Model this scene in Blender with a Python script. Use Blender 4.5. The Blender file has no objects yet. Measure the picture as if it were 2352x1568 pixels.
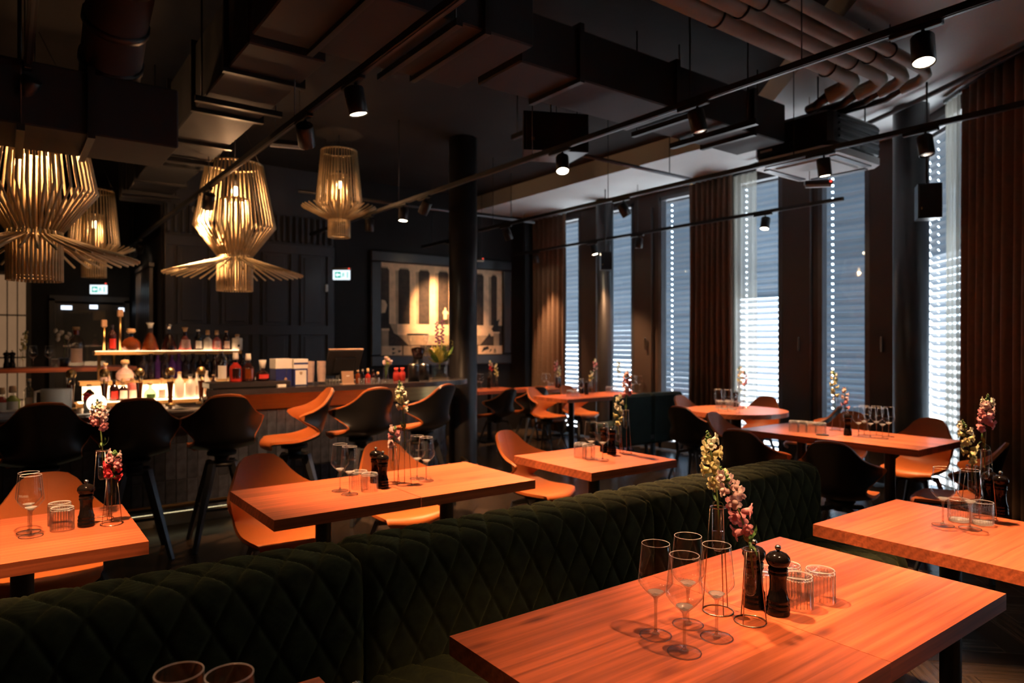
import bpy, math, random
import numpy as np
from mathutils import Vector, Matrix

random.seed(7)
PI = math.pi
scene = bpy.context.scene
COL = scene.collection

# ---------------------------------------------------------------- camera
FOC = 1568.0            # focal length in pixels of a 2352 x 1568 frame (24 mm)
EYE = 1.45
FW = (0.5976, 0.8018)   # viewing direction on the floor plan (X runs along the tables, Y towards the bar)
RT = (0.8018, -0.5976)
cam = bpy.data.cameras.new('camera')
cam.sensor_width = 36.0
cam.lens = 24.0
cam.clip_start = 0.05
cam.clip_end = 200
cam.dof.use_dof = True
cam.dof.focus_distance = 1.95
cam.dof.aperture_fstop = 3.2
camo = bpy.data.objects.new('camera', cam)
COL.objects.link(camo)
camo.location = (0, 0, EYE)
camo.rotation_euler = (PI / 2, 0, math.atan2(FW[1], FW[0]) - PI / 2)
scene.camera = camo

# ---------------------------------------------------------------- sky and exposure
scene.view_settings.view_transform = 'Standard'
scene.view_settings.look = 'None'
scene.view_settings.exposure = 0.0
scene.view_settings.gamma = 1.0
scene.view_settings.use_curve_mapping = False
world = bpy.data.worlds.new('sky')
scene.world = world
world.use_nodes = True
wn = world.node_tree
wn.nodes['Background'].inputs[0].default_value = (0.66, 0.83, 1.0, 1)
wn.nodes['Background'].inputs[1].default_value = 14.0     # bright overcast day
_tc = wn.nodes.new('ShaderNodeTexCoord'); _sx = wn.nodes.new('ShaderNodeSeparateXYZ'); _rp = wn.nodes.new('ShaderNodeValToRGB')
wn.links.new(_tc.outputs['Generated'], _sx.inputs[0]); wn.links.new(_sx.outputs['Z'], _rp.inputs['Fac'])
_rp.color_ramp.elements[0].position = 0.0; _rp.color_ramp.elements[0].color = (0.66, 0.70, 0.74, 1)     # pavement below the horizon
_rp.color_ramp.elements[1].position = 0.03; _rp.color_ramp.elements[1].color = (0.64, 0.82, 1.0, 1)
wn.links.new(_rp.outputs['Color'], wn.nodes['Background'].inputs[0])
scene.cycles.use_light_tree = False
scene.cycles.caustics_reflective = False
scene.cycles.caustics_refractive = False
scene.cycles.max_bounces = 6
scene.cycles.transparent_max_bounces = 10
scene.cycles.diffuse_bounces = 2
scene.cycles.glossy_bounces = 2
scene.cycles.sample_clamp_indirect = 4.0

WARM = (1.0, 0.53, 0.25)        # dimmed halogen colour of the spots


def at(u, v, z):
    """floor-plan point seen at photo pixel (u, v) when it lies at height z"""
    d = FOC * (EYE - z) / (v - 784.0)
    l = d * (u - 1176.0) / FOC
    return FW[0] * d + RT[0] * l, FW[1] * d + RT[1] * l


def on_y(u, Y):
    t = (u - 1176.0) / FOC
    dx, dy = FW[0] + RT[0] * t, FW[1] + RT[1] * t
    return Y * dx / dy


def depth(x, y):
    return x * FW[0] + y * FW[1]


def zat(v, x, y):
    return EYE - (v - 784.0) * depth(x, y) / FOC


# ---------------------------------------------------------------- materials
MATS = {}


def nodes_of(name):
    m = bpy.data.materials.new(name)
    m.use_nodes = True
    return m, m.node_tree.nodes, m.node_tree.links


def pm(name, col, rough=0.5, metal=0.0, var=0.15, scale=8.0, bump=0.0, bscale=60.0, spec=0.5, sheen=0.0, sheencol=None, coat=0.0,
       emit=None, estr=0.0, rand=0.0, stretch=None):
    """principled material with procedural colour variation and optional fine relief"""
    m, N, L = nodes_of(name)
    b = N['Principled BSDF']
    b.inputs['Roughness'].default_value = rough
    b.inputs['Metallic'].default_value = metal
    b.inputs['Specular IOR Level'].default_value = spec
    if coat:
        b.inputs['Coat Weight'].default_value = coat
        b.inputs['Coat Roughness'].default_value = 0.08
    if sheen:
        b.inputs['Sheen Weight'].default_value = sheen
        b.inputs['Sheen Roughness'].default_value = 0.4
        b.inputs['Sheen Tint'].default_value = (*(sheencol or col), 1)
    if emit:
        b.inputs['Emission Color'].default_value = (*emit, 1)
        b.inputs['Emission Strength'].default_value = estr
    tc = N.new('ShaderNodeTexCoord')
    vec = tc.outputs['Object']
    if stretch:
        mp = N.new('ShaderNodeMapping')
        mp.inputs['Scale'].default_value = stretch
        L.new(vec, mp.inputs['Vector'])
        vec = mp.outputs['Vector']
    nz = N.new('ShaderNodeTexNoise')
    nz.inputs['Scale'].default_value = scale
    nz.inputs['Detail'].default_value = 4
    L.new(vec, nz.inputs['Vector'])
    rp = N.new('ShaderNodeValToRGB')
    c0 = tuple(max(0, c * (1 - var)) for c in col)
    c1 = tuple(min(1, c * (1 + var)) for c in col)
    rp.color_ramp.elements[0].position = 0.3
    rp.color_ramp.elements[1].position = 0.7
    rp.color_ramp.elements[0].color = (*c0, 1)
    rp.color_ramp.elements[1].color = (*c1, 1)
    L.new(nz.outputs['Fac'], rp.inputs['Fac'])
    out = rp.outputs['Color']
    if rand:
        oi = N.new('ShaderNodeObjectInfo')
        hs = N.new('ShaderNodeHueSaturation')
        mr = N.new('ShaderNodeMapRange')
        mr.inputs['To Min'].default_value = 1 - rand
        mr.inputs['To Max'].default_value = 1 + rand
        L.new(oi.outputs['Random'], mr.inputs['Value'])
        L.new(mr.outputs['Result'], hs.inputs['Value'])
        L.new(out, hs.inputs['Color'])
        out = hs.outputs['Color']
    L.new(out, b.inputs['Base Color'])
    if bump:
        n2 = N.new('ShaderNodeTexNoise')
        n2.inputs['Scale'].default_value = bscale
        n2.inputs['Detail'].default_value = 3
        L.new(vec, n2.inputs['Vector'])
        bp = N.new('ShaderNodeBump')
        bp.inputs['Strength'].default_value = bump
        bp.inputs['Distance'].default_value = 0.01
        L.new(n2.outputs['Fac'], bp.inputs['Height'])
        L.new(bp.outputs['Normal'], b.inputs['Normal'])
    MATS[name] = m
    return m


def wood(name, dark, light, rough=0.35, rand=0.25, knots=True, grain=1.0):
    """planks: grain along local X, every plank shifted and toned by its own random number"""
    m, N, L = nodes_of(name)
    b = N['Principled BSDF']
    b.inputs['Roughness'].default_value = rough
    tc = N.new('ShaderNodeTexCoord')
    oi = N.new('ShaderNodeObjectInfo')
    mu = N.new('ShaderNodeMath'); mu.operation = 'MULTIPLY'; mu.inputs[1].default_value = 57.0
    L.new(oi.outputs['Random'], mu.inputs[0])
    cb = N.new('ShaderNodeCombineXYZ')
    for k in range(3):
        L.new(mu.outputs[0], cb.inputs[k])
    ad = N.new('ShaderNodeVectorMath'); ad.operation = 'ADD'
    L.new(tc.outputs['Object'], ad.inputs[0]); L.new(cb.outputs[0], ad.inputs[1])
    mp = N.new('ShaderNodeMapping')
    mp.inputs['Scale'].default_value = (1.3 * grain, 30 * grain, 30 * grain)
    L.new(ad.outputs[0], mp.inputs['Vector'])
    n1 = N.new('ShaderNodeTexNoise'); n1.inputs['Scale'].default_value = 1.6; n1.inputs['Detail'].default_value = 6
    n1.inputs['Distortion'].default_value = 1.2
    L.new(mp.outputs['Vector'], n1.inputs['Vector'])
    # long flame figure
    mp2 = N.new('ShaderNodeMapping'); mp2.inputs['Scale'].default_value = (.55, 5, 5)
    L.new(ad.outputs[0], mp2.inputs['Vector'])
    wv = N.new('ShaderNodeTexWave'); wv.wave_type = 'RINGS'; wv.inputs['Scale'].default_value = 2.4
    wv.inputs['Distortion'].default_value = 4.0; wv.inputs['Detail'].default_value = 2.0; wv.inputs['Detail Scale'].default_value = 0.8
    L.new(mp2.outputs['Vector'], wv.inputs['Vector'])
    mp4 = N.new('ShaderNodeMapping'); mp4.inputs['Scale'].default_value = (2.2 * grain, 130 * grain, 130 * grain)
    L.new(ad.outputs[0], mp4.inputs['Vector'])
    n4 = N.new('ShaderNodeTexNoise'); n4.inputs['Scale'].default_value = 1.0; n4.inputs['Detail'].default_value = 3
    L.new(mp4.outputs['Vector'], n4.inputs['Vector'])
    m0 = N.new('ShaderNodeMix'); m0.data_type = 'FLOAT'; m0.inputs[0].default_value = 0.45
    L.new(n1.outputs['Fac'], m0.inputs[2]); L.new(n4.outputs['Fac'], m0.inputs[3])
    mx = N.new('ShaderNodeMix'); mx.data_type = 'FLOAT'; mx.inputs[0].default_value = 0.13
    L.new(m0.outputs[0], mx.inputs[2]); L.new(wv.outputs['Fac'], mx.inputs[3])
    rp = N.new('ShaderNodeValToRGB')
    rp.color_ramp.elements[0].position = 0.25; rp.color_ramp.elements[1].position = 0.68
    rp.color_ramp.elements[0].color = (*dark, 1); rp.color_ramp.elements[1].color = (*light, 1)
    L.new(mx.outputs[0], rp.inputs['Fac'])
    out = rp.outputs['Color']
    if knots:
        mp3 = N.new('ShaderNodeMapping'); mp3.inputs['Scale'].default_value = (2.6, 7.5, 7.5)
        L.new(ad.outputs[0], mp3.inputs['Vector'])
        vo = N.new('ShaderNodeTexVoronoi'); vo.inputs['Scale'].default_value = 1.0
        L.new(mp3.outputs['Vector'], vo.inputs['Vector'])
        kr = N.new('ShaderNodeValToRGB')
        kr.color_ramp.elements[0].position = 0.03; kr.color_ramp.elements[1].position = 0.16
        kr.color_ramp.elements[0].color = (0.25, 0.2, 0.18, 1); kr.color_ramp.elements[1].color = (1, 1, 1, 1)
        L.new(vo.outputs['Distance'], kr.inputs['Fac'])
        mm = N.new('ShaderNodeMix'); mm.data_type = 'RGBA'; mm.blend_type = 'MULTIPLY'; mm.inputs[0].default_value = 0.75
        L.new(out, mm.inputs[6]); L.new(kr.outputs['Color'], mm.inputs[7])
        out = mm.outputs[2]
    hs = N.new('ShaderNodeHueSaturation')
    mr = N.new('ShaderNodeMapRange'); mr.inputs['To Min'].default_value = 1 - rand; mr.inputs['To Max'].default_value = 1 + rand * .6
    L.new(oi.outputs['Random'], mr.inputs['Value'])
    L.new(mr.outputs['Result'], hs.inputs['Value'])
    L.new(out, hs.inputs['Color'])
    L.new(hs.outputs['Color'], b.inputs['Base Color'])
    bp = N.new('ShaderNodeBump'); bp.inputs['Strength'].default_value = 0.12; bp.inputs['Distance'].default_value = 0.002
    L.new(n1.outputs['Fac'], bp.inputs['Height']); L.new(bp.outputs['Normal'], b.inputs['Normal'])
    MATS[name] = m
    return m


def thin_glass(name, tint=(0.97, 0.98, 0.98), base=0.05, edge=0.9, power=3.5, rough=0.02, gloss=(1, 1, 1), lit=0.0, haze=0.0):
    """thin-walled clear glass: passes light, mirrors it more and more towards grazing angles;
    lit: white mixed in at the edges for refracted brightness; haze: everywhere"""
    m, N, L = nodes_of(name)
    N.remove(N['Principled BSDF'])
    tr = N.new('ShaderNodeBsdfTransparent'); tr.inputs[0].default_value = (*tint, 1)
    gl = N.new('ShaderNodeBsdfGlossy'); gl.inputs['Roughness'].default_value = rough; gl.inputs['Color'].default_value = (*gloss, 1)
    lw = N.new('ShaderNodeLayerWeight'); lw.inputs['Blend'].default_value = 0.5
    nz = N.new('ShaderNodeTexNoise'); nz.inputs['Scale'].default_value = 25.0

    def power_of(p_, mul, add):
        p = N.new('ShaderNodeMath'); p.operation = 'POWER'; p.inputs[1].default_value = p_
        q = N.new('ShaderNodeMath'); q.operation = 'MULTIPLY_ADD'; q.inputs[1].default_value = mul; q.inputs[2].default_value = add
        L.new(lw.outputs['Facing'], p.inputs[0]); L.new(p.outputs[0], q.inputs[0])
        return q.outputs[0]
    bp = N.new('ShaderNodeBump'); bp.inputs['Strength'].default_value = 0.02
    L.new(nz.outputs['Fac'], bp.inputs['Height']); L.new(bp.outputs['Normal'], gl.inputs['Normal'])
    mx = N.new('ShaderNodeMixShader')
    L.new(power_of(power, edge, base), mx.inputs[0]); L.new(tr.outputs[0], mx.inputs[1]); L.new(gl.outputs[0], mx.inputs[2])
    last = mx.outputs[0]
    if lit:  # edge brightness put into the colour, standing in for refraction
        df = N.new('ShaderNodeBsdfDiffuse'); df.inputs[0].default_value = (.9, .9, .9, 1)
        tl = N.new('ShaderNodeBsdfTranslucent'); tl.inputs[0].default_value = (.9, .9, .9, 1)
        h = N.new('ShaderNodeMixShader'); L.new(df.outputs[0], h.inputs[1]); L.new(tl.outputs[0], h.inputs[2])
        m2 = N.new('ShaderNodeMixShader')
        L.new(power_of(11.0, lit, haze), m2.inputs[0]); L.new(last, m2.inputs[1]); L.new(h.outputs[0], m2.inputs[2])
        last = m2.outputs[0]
    L.new(last, N['Material Output'].inputs['Surface'])
    MATS[name] = m
    return m


def solid_glass(name, tint=(1, 1, 1), rough=0.0):
    m, N, L = nodes_of(name)
    N.remove(N['Principled BSDF'])
    g = N.new('ShaderNodeBsdfGlass'); g.inputs['Color'].default_value = (*tint, 1); g.inputs['Roughness'].default_value = rough; g.inputs['IOR'].default_value = 1.5
    nz = N.new('ShaderNodeTexNoise'); nz.inputs['Scale'].default_value = 30.0
    bp = N.new('ShaderNodeBump'); bp.inputs['Strength'].default_value = 0.03
    L.new(nz.outputs['Fac'], bp.inputs['Height']); L.new(bp.outputs['Normal'], g.inputs['Normal'])
    L.new(g.outputs[0], N['Material Output'].inputs['Surface'])
    MATS[name] = m
    return m


def emitter(name, col, strength):
    m, N, L = nodes_of(name)
    N.remove(N['Principled BSDF'])
    e = N.new('ShaderNodeEmission'); e.inputs[0].default_value = (*col, 1)
    nz = N.new('ShaderNodeTexNoise'); nz.inputs['Scale'].default_value = 3.0
    mr = N.new('ShaderNodeMapRange'); mr.inputs['To Min'].default_value = strength * .9; mr.inputs['To Max'].default_value = strength * 1.1
    L.new(nz.outputs['Fac'], mr.inputs['Value']); L.new(mr.outputs['Result'], e.inputs[1])
    L.new(e.outputs[0], N['Material Output'].inputs['Surface'])
    MATS[name] = m
    return m


def sheer(name, col, see=0.5):
    m, N, L = nodes_of(name)
    N.remove(N['Principled BSDF'])
    d = N.new('ShaderNodeBsdfDiffuse'); d.inputs[0].default_value = (*col, 1)
    t = N.new('ShaderNodeBsdfTranslucent'); t.inputs[0].default_value = (*col, 1)
    tr = N.new('ShaderNodeBsdfTransparent')
    nz = N.new('ShaderNodeTexNoise'); nz.inputs['Scale'].default_value = 400.0
    mr = N.new('ShaderNodeMapRange'); mr.inputs['To Min'].default_value = see - .15; mr.inputs['To Max'].default_value = see + .15
    L.new(nz.outputs['Fac'], mr.inputs['Value'])
    a = N.new('ShaderNodeMixShader'); a.inputs[0].default_value = 0.6
    L.new(d.outputs[0], a.inputs[1]); L.new(t.outputs[0], a.inputs[2])
    b = N.new('ShaderNodeMixShader')
    L.new(mr.outputs['Result'], b.inputs[0]); L.new(a.outputs[0], b.inputs[1]); L.new(tr.outputs[0], b.inputs[2])
    L.new(b.outputs[0], N['Material Output'].inputs['Surface'])
    MATS[name] = m
    return m


wood('table_wood', (0.21, 0.046, 0.017), (0.60, 0.142, 0.054), 0.40, 0.30)
wood('table_wood_grey', (0.21, 0.055, 0.023), (0.52, 0.155, 0.068), 0.38, 0.30)
wood('floor_wood', (0.035, 0.024, 0.017), (0.11, 0.075, 0.052), 0.22, 0.5, knots=False, grain=1.5)
pm('concrete_dark', (0.021, 0.020, 0.020), 0.8, var=0.3, scale=1.2, bump=0.25, bscale=9, spec=0.12)
pm('plaster_pale', (0.78, 0.79, 0.78), 0.8, var=0.06, scale=1.0)
pm('wall_black', (0.012, 0.0105, 0.0105), 0.55, var=0.2, scale=2, spec=0.2)
pm('wall_panel', (0.034, 0.037, 0.046), 0.45, var=0.12, scale=3)
pm('facade_brown', (0.042, 0.027, 0.021), 0.6, var=0.1, scale=3)
pm('duct_metal', (0.027, 0.028, 0.030), 0.6, metal=0.0, var=0.12, scale=3, bump=0.05, bscale=20, spec=0.2)
pm('pipe_lagging', (0.42, 0.43, 0.38), 0.6, var=0.12, scale=5)
pm('black_metal', (0.012, 0.012, 0.013), 0.4, var=0.2, scale=10, spec=0.4)
pm('grey_metal', (0.10, 0.10, 0.11), 0.35, metal=0.6, var=0.1)
pm('steel_leg', (0.09, 0.095, 0.11), 0.3, metal=0.5, var=0.1)
pm('steel', (0.62, 0.60, 0.58), 0.2, metal=1.0, var=0.05)
pm('brass', (0.62, 0.40, 0.17), 0.33, metal=1.0, var=0.08, scale=4, stretch=(1, 1, 12))
pm('skirting_brass', (0.62, 0.55, 0.38), 0.45, metal=0.3, var=0.08)
pm('copper_wire', (0.72, 0.50, 0.36), 0.22, metal=1.0, var=0.05)
pm('leather_orange', (0.50, 0.128, 0.028), 0.42, var=0.08, scale=6, bump=0.06, bscale=220)
pm('shell_black', (0.012, 0.0115, 0.012), 0.36, var=0.1, scale=6, spec=0.5)
pm('velvet_green', (0.022, 0.027, 0.0075), 0.9, var=0.5, scale=22, sheen=0.85, sheencol=(0.30, 0.30, 0.07), bump=0.05, bscale=300)
pm('velvet_teal', (0.005, 0.016, 0.013), 0.9, var=0.3, scale=10, sheen=0.15, sheencol=(0.06, 0.16, 0.14))
pm('counter_stone', (0.03, 0.026, 0.028), 0.25, var=0.25, scale=5)
pm('tile_dark', (0.040, 0.044, 0.058), 0.2, var=0.35, scale=14, bump=0.35, bscale=9, rand=0.4, spec=0.7)
pm('grout', (0.055, 0.042, 0.038), 0.9)
pm('bamboo', (0.82, 0.60, 0.32), 0.45, var=0.12, scale=20, rand=0.12)
pm('curtain_brown', (0.145, 0.085, 0.055), 0.85, var=0.1, scale=30)
sheer('curtain_sheer', (0.55, 0.53, 0.46), 0.42)
pm('slat_grey', (0.27, 0.32, 0.37), 0.45, var=0.06, scale=3)
pm('ac_white', (0.72, 0.73, 0.72), 0.45, var=0.04)
pm('plastic_black', (0.012, 0.012, 0.013), 0.3, var=0.15)
pm('mill_black', (0.007, 0.005, 0.0045), 0.12, var=0.2, scale=30, spec=0.22)
pm('paper_white', (0.78, 0.74, 0.68), 0.7, var=0.04)
pm('box_blue', (0.012, 0.02, 0.13), 0.5, var=0.08)
pm('frame_black', (0.022, 0.020, 0.022), 0.35, var=0.15)
pm('print_cream', (0.80, 0.55, 0.34), 0.7, var=0.16, scale=9)
pm('print_shade', (0.42, 0.30, 0.19), 0.7, var=0.2, scale=9)
pm('print_dark', (0.032, 0.022, 0.014), 0.7, var=0.5, scale=14)
pm('print_black', (0.015, 0.013, 0.012), 0.7)
pm('stem_green', (0.10, 0.17, 0.04), 0.55, var=0.25, scale=30)
pm('leaf_green', (0.07, 0.15, 0.035), 0.5, var=0.3, scale=30)
pm('leaf_yellow', (0.42, 0.38, 0.07), 0.5, var=0.35, scale=20)
pm('bloom_yellow', (0.95, 0.84, 0.42), 0.6, var=0.15, scale=60)
pm('bloom_cream', (0.95, 0.90, 0.68), 0.6, var=0.12, scale=60)
pm('bloom_pink', (0.92, 0.36, 0.40), 0.6, var=0.25, scale=50)
pm('bloom_rose', (0.94, 0.62, 0.60), 0.6, var=0.2, scale=50)
pm('bloom_red', (0.85, 0.06, 0.09), 0.6, var=0.2, scale=50)
pm('bloom_purple', (0.16, 0.03, 0.12), 0.6, var=0.3, scale=50)
pm('liquor_amber', (0.16, 0.035, 0.008), 0.08, var=0.3, scale=12, spec=0.6)
pm('liquor_dark', (0.03, 0.010, 0.010), 0.08, var=0.4, scale=12, spec=0.6)
pm('liquor_pink', (0.62, 0.17, 0.16), 0.1, var=0.15, scale=12, spec=0.6)
pm('liquor_green', (0.34, 0.42, 0.10), 0.12, var=0.2, scale=12, spec=0.6)
pm('liquor_red', (0.45, 0.03, 0.02), 0.1, var=0.3, scale=12, spec=0.6)
pm('bottle_black', (0.010, 0.008, 0.014), 0.08, var=0.3, spec=0.6)
pm('bottle_violet', (0.035, 0.012, 0.10), 0.08, var=0.3, spec=0.6)
pm('cork', (0.55, 0.34, 0.18), 0.7, var=0.2, scale=40)
pm('shelf_wood', (0.50, 0.30, 0.12), 0.4, var=0.15, scale=6)
pm('plastic_cup', (0.62, 0.45, 0.38), 0.35, var=0.1)
pm('red_fabric', (0.55, 0.03, 0.02), 0.6, var=0.2)
pm('kraft_card', (0.42, 0.25, 0.15), 0.7)
pm('ground_grey', (0.30, 0.31, 0.32), 0.9, var=0.1, scale=0.6)
pm('etch_white', (0.75, 0.72, 0.68), 0.6, var=0.05)
pm('sign_green', (0.02, 0.35, 0.22), 0.5, emit=(0.02, 0.60, 0.42), estr=0.8)
for _b in ('bloom_yellow', 'bloom_cream', 'bloom_pink', 'bloom_rose', 'bloom_red'):
    _m = MATS[_b]; _p = _m.node_tree.nodes['Principled BSDF']
    _t = _m.node_tree.nodes.new('ShaderNodeBsdfTranslucent'); _x = _m.node_tree.nodes.new('ShaderNodeMixShader')
    _x.inputs[0].default_value = 0.42
    _m.node_tree.links.new(_p.inputs['Base Color'].links[0].from_socket, _t.inputs[0])
    _m.node_tree.links.new(_p.outputs[0], _x.inputs[1]); _m.node_tree.links.new(_t.outputs[0], _x.inputs[2])
    _m.node_tree.links.new(_x.outputs[0], _m.node_tree.nodes['Material Output'].inputs['Surface'])
thin_glass('glass_clear', tint=(0.985, 0.985, 0.985), base=0.045, edge=0.75, power=3.0, rough=0.035, lit=0.85)
thin_glass('glass_stem', tint=(0.97, 0.965, 0.96), base=0.06, edge=0.6, power=4.0, rough=0.05, lit=0.7)
thin_glass('glass_tumbler', tint=(0.98, 0.975, 0.97), base=0.06, edge=0.6, power=3.5, rough=0.06, lit=0.85)
thin_glass('glass_window', base=0.03, edge=0.5, power=4)
thin_glass('glass_bottle', tint=(0.92, 0.92, 0.90), base=0.08, edge=0.8, power=2.2)
thin_glass('glass_green', tint=(0.55, 0.75, 0.55), base=0.08, edge=0.8, power=2.2)
thin_glass('water', tint=(0.93, 0.94, 0.85), base=0.05, edge=0.5, power=3)
solid_glass('glass_solid')
thin_glass('glass_glow', tint=(0.95, 0.95, 0.95), base=0.15, edge=0.5, power=2.0, rough=0.12, lit=0.4, haze=0.35)  # even white haze imitates light gathered in the glass bottoms
thin_glass('glass_edge', tint=(0.9, 0.9, 0.9), base=0.22, edge=0.5, power=2.0, rough=0.1, lit=0.9)
thin_glass('glass_foot', tint=(0.97, 0.965, 0.96), base=0.03, edge=0.35, power=4.0, rough=0.04, lit=0.7)
pm('rim_highlight', (0.80, 0.78, 0.76), 0.15, var=0.05, spec=0.8)  # opaque white painted as the highlight along glass rims
pm('glass_frost', (0.85, 0.80, 0.72), 0.35, var=0.05)
emitter('lens_glow', (1.0, 0.78, 0.5), 45.0)
emitter('bulb_glow', (1.0, 0.66, 0.32), 22.0)
emitter('shelf_glow', (1.0, 0.58, 0.30), 6.5)
emitter('sign_white', (0.80, 0.92, 1.0), 1.3)
emitter('globe_glow', (1.0, 0.80, 0.58), 3.0)
emitter('led_red', (1.0, 0.08, 0.05), 1.2)
emitter('lit_pane', (1.0, 0.55, 0.28), 0.20)
emitter('glow_warm', (1.0, 0.82, 0.45), 2.0)
emitter('reflection_glow', (0.75, 0.85, 1.0), 2.2)


# ---------------------------------------------------------------- mesh helpers
class MB:
    """collects shapes into one mesh; each shape may carry its own material slot"""
    def __init__(self):
        self.v = []; self.f = []; self.mi = []; self.sm = []
        self.mats = []

    def slot(self, mat):
        if mat not in self.mats:
            self.mats.append(mat)
        return self.mats.index(mat)

    def add(self, vs, fs, mat=None, smooth=False):
        o = len(self.v)
        self.v.extend([tuple(map(float, p)) for p in vs])
        k = self.slot(mat) if mat else 0
        for f in fs:
            self.f.append(tuple(i + o for i in f)); self.mi.append(k); self.sm.append(smooth)
        return self

    def box(self, c, s, mat=None, rz=0.0, bevel=0.0, M=None):
        x, y, z = s[0] / 2, s[1] / 2, s[2] / 2
        if bevel > 0:
            b = min(bevel, x * .49, y * .49, z * .49)
            vs = []
            for sz in (-1, 1):
                for (dz, k) in ((0, 1), (b, 0)) if sz < 0 else ((b, 0), (0, 1)):
                    zz = sz * z + (dz if sz < 0 else -dz)
                    ix, iy = (x - b, y - b) if k else (x, y)
                    bb = 0 if k else b
                    vs += [(-ix + bb, -iy, zz), (ix - bb, -iy, zz), (ix, -iy + bb, zz), (ix, iy - bb, zz),
                           (ix - bb, iy, zz), (-ix + bb, iy, zz), (-ix, iy - bb, zz), (-ix, -iy + bb, zz)]
            fs = [tuple(range(7, -1, -1)), tuple(range(24, 32))]
            for r in range(3):
                for k in range(8):
                    a = r * 8 + k; c2 = r * 8 + (k + 1) % 8
                    fs.append((a, c2, c2 + 8, a + 8))
        else:
            vs = [(-x, -y, -z), (x, -y, -z), (x, y, -z), (-x, y, -z), (-x, -y, z), (x, -y, z), (x, y, z), (-x, y, z)]
            fs = [(3, 2, 1, 0), (4, 5, 6, 7), (0, 1, 5, 4), (1, 2, 6, 5), (2, 3, 7, 6), (3, 0, 4, 7)]
        if M is None:
            M = Matrix.Translation(c) @ Matrix.Rotation(rz, 4, 'Z')
        self.add([M @ Vector(p) for p in vs], fs, mat)
        return self

    def bar(self, p0, p1, w0, w1=None, mat=None, n=4, up=(0, 0, 1), roll=None, smooth=False, flat=1.0):
        """tapered bar between two points with n-sided section"""
        w1 = w0 if w1 is None else w1
        p0, p1 = Vector(p0), Vector(p1)
        d = (p1 - p0).normalized()
        a = d.cross(Vector(up))
        if a.length < 1e-4:
            a = d.cross(Vector((1, 0, 0)))
        a.normalize(); b = d.cross(a).normalized()
        off = PI / 4 if n == 4 else 0
        if roll is not None:
            off = roll
        vs = []
        for p, w in ((p0, w0), (p1, w1)):
            for k in range(n):
                t = off + 2 * PI * k / n
                r = w / 2 * (1.41421 if n == 4 else 1)
                vs.append(p + a * (r * math.cos(t)) + b * (r * math.sin(t) * flat))
        fs = [tuple(range(n)), tuple(range(2 * n - 1, n - 1, -1))]
        for k in range(n):
            fs.append((k, k + n, (k + 1) % n + n, (k + 1) % n))
        self.add(vs, fs, mat, smooth)
        return self

    def tube(self, pts, r, n=8, mat=None, closed=False, smooth=True):
        pts = [Vector(p) for p in pts]
        m = len(pts)
        rs = r if isinstance(r, (list, tuple)) else [r] * m
        vs = []; prev = None
        for i, p in enumerate(pts):
            if closed:
                d = pts[(i + 1) % m] - pts[i - 1]
            else:
                d = pts[min(i + 1, m - 1)] - pts[max(i - 1, 0)]
            d.normalize()
            if prev is None:
                a = d.cross(Vector((0, 0, 1)))
                if a.length < 1e-3:
                    a = d.cross(Vector((1, 0, 0)))
            else:
                a = prev - d * prev.dot(d)
            a.normalize(); prev = a
            b = d.cross(a)
            for k in range(n):
                t = 2 * PI * k / n
                vs.append(p + a * (rs[i] * math.cos(t)) + b * (rs[i] * math.sin(t)))
        fs = []
        for i in range(m if closed else m - 1):
            j = (i + 1) % m
            for k in range(n):
                k2 = (k + 1) % n
                fs.append((i * n + k, i * n + k2, j * n + k2, j * n + k))
        if not closed:
            fs.append(tuple(range(n - 1, -1, -1)))
            fs.append(tuple((m - 1) * n + k for k in range(n)))
        self.add(vs, fs, mat, smooth)
        return self

    def lathe(self, prof, n=24, mat=None, c=(0, 0, 0), smooth=True, sx=1.0, sy=1.0, rib=0.0, M=None):
        """prof: list of (radius, height); open ended at radius > 0"""
        vs = []; m = len(prof); ring = []
        for (r, z) in prof:
            if r < 1e-6:
                ring.append((len(vs), 1)); vs.append((c[0], c[1], c[2] + z))
            else:
                ring.append((len(vs), n))
                for k in range(n):
                    t = 2 * PI * k / n
                    rr = r * (1 + (rib if k % 2 else 0))
                    vs.append((c[0] + rr * math.cos(t) * sx, c[1] + rr * math.sin(t) * sy, c[2] + z))
        fs = []
        for i in range(m - 1):
            (a, na), (b, nb) = ring[i], ring[i + 1]
            for k in range(n):
                k2 = (k + 1) % n
                if na == 1 and nb == 1:
                    continue
                if na == 1:
                    fs.append((a, b + k2, b + k))
                elif nb == 1:
                    fs.append((a + k, a + k2, b))
                else:
                    fs.append((a + k, a + k2, b + k2, b + k))
        if M is not None:
            vs = [M @ Vector(p) for p in vs]
        self.add(vs, fs, mat, smooth)
        return self

    def prism(self, poly, z0, z1, mat=None):
        n = len(poly)
        vs = [(x, y, z0) for x, y in poly] + [(x, y, z1) for x, y in poly]
        fs = [tuple(range(n - 1, -1, -1)), tuple(range(n, 2 * n))]
        for k in range(n):
            k2 = (k + 1) % n
            fs.append((k, k2, k2 + n, k + n))
        self.add(vs, fs, mat)
        return self

    def grid(self, P, mat=None, smooth=True, flip=False, closed=False):
        """P: rows x cols of points"""
        r, c = len(P), len(P[0])
        vs = [p for row in P for p in row]
        fs = []
        for i in range(r - 1):
            for j in range(c - 1 + (1 if closed else 0)):
                j2 = (j + 1) % c
                q = (i * c + j, i * c + j2, (i + 1) * c + j2, (i + 1) * c + j)
                fs.append(q[::-1] if flip else q)
        self.add(vs, fs, mat, smooth)
        return self

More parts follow.
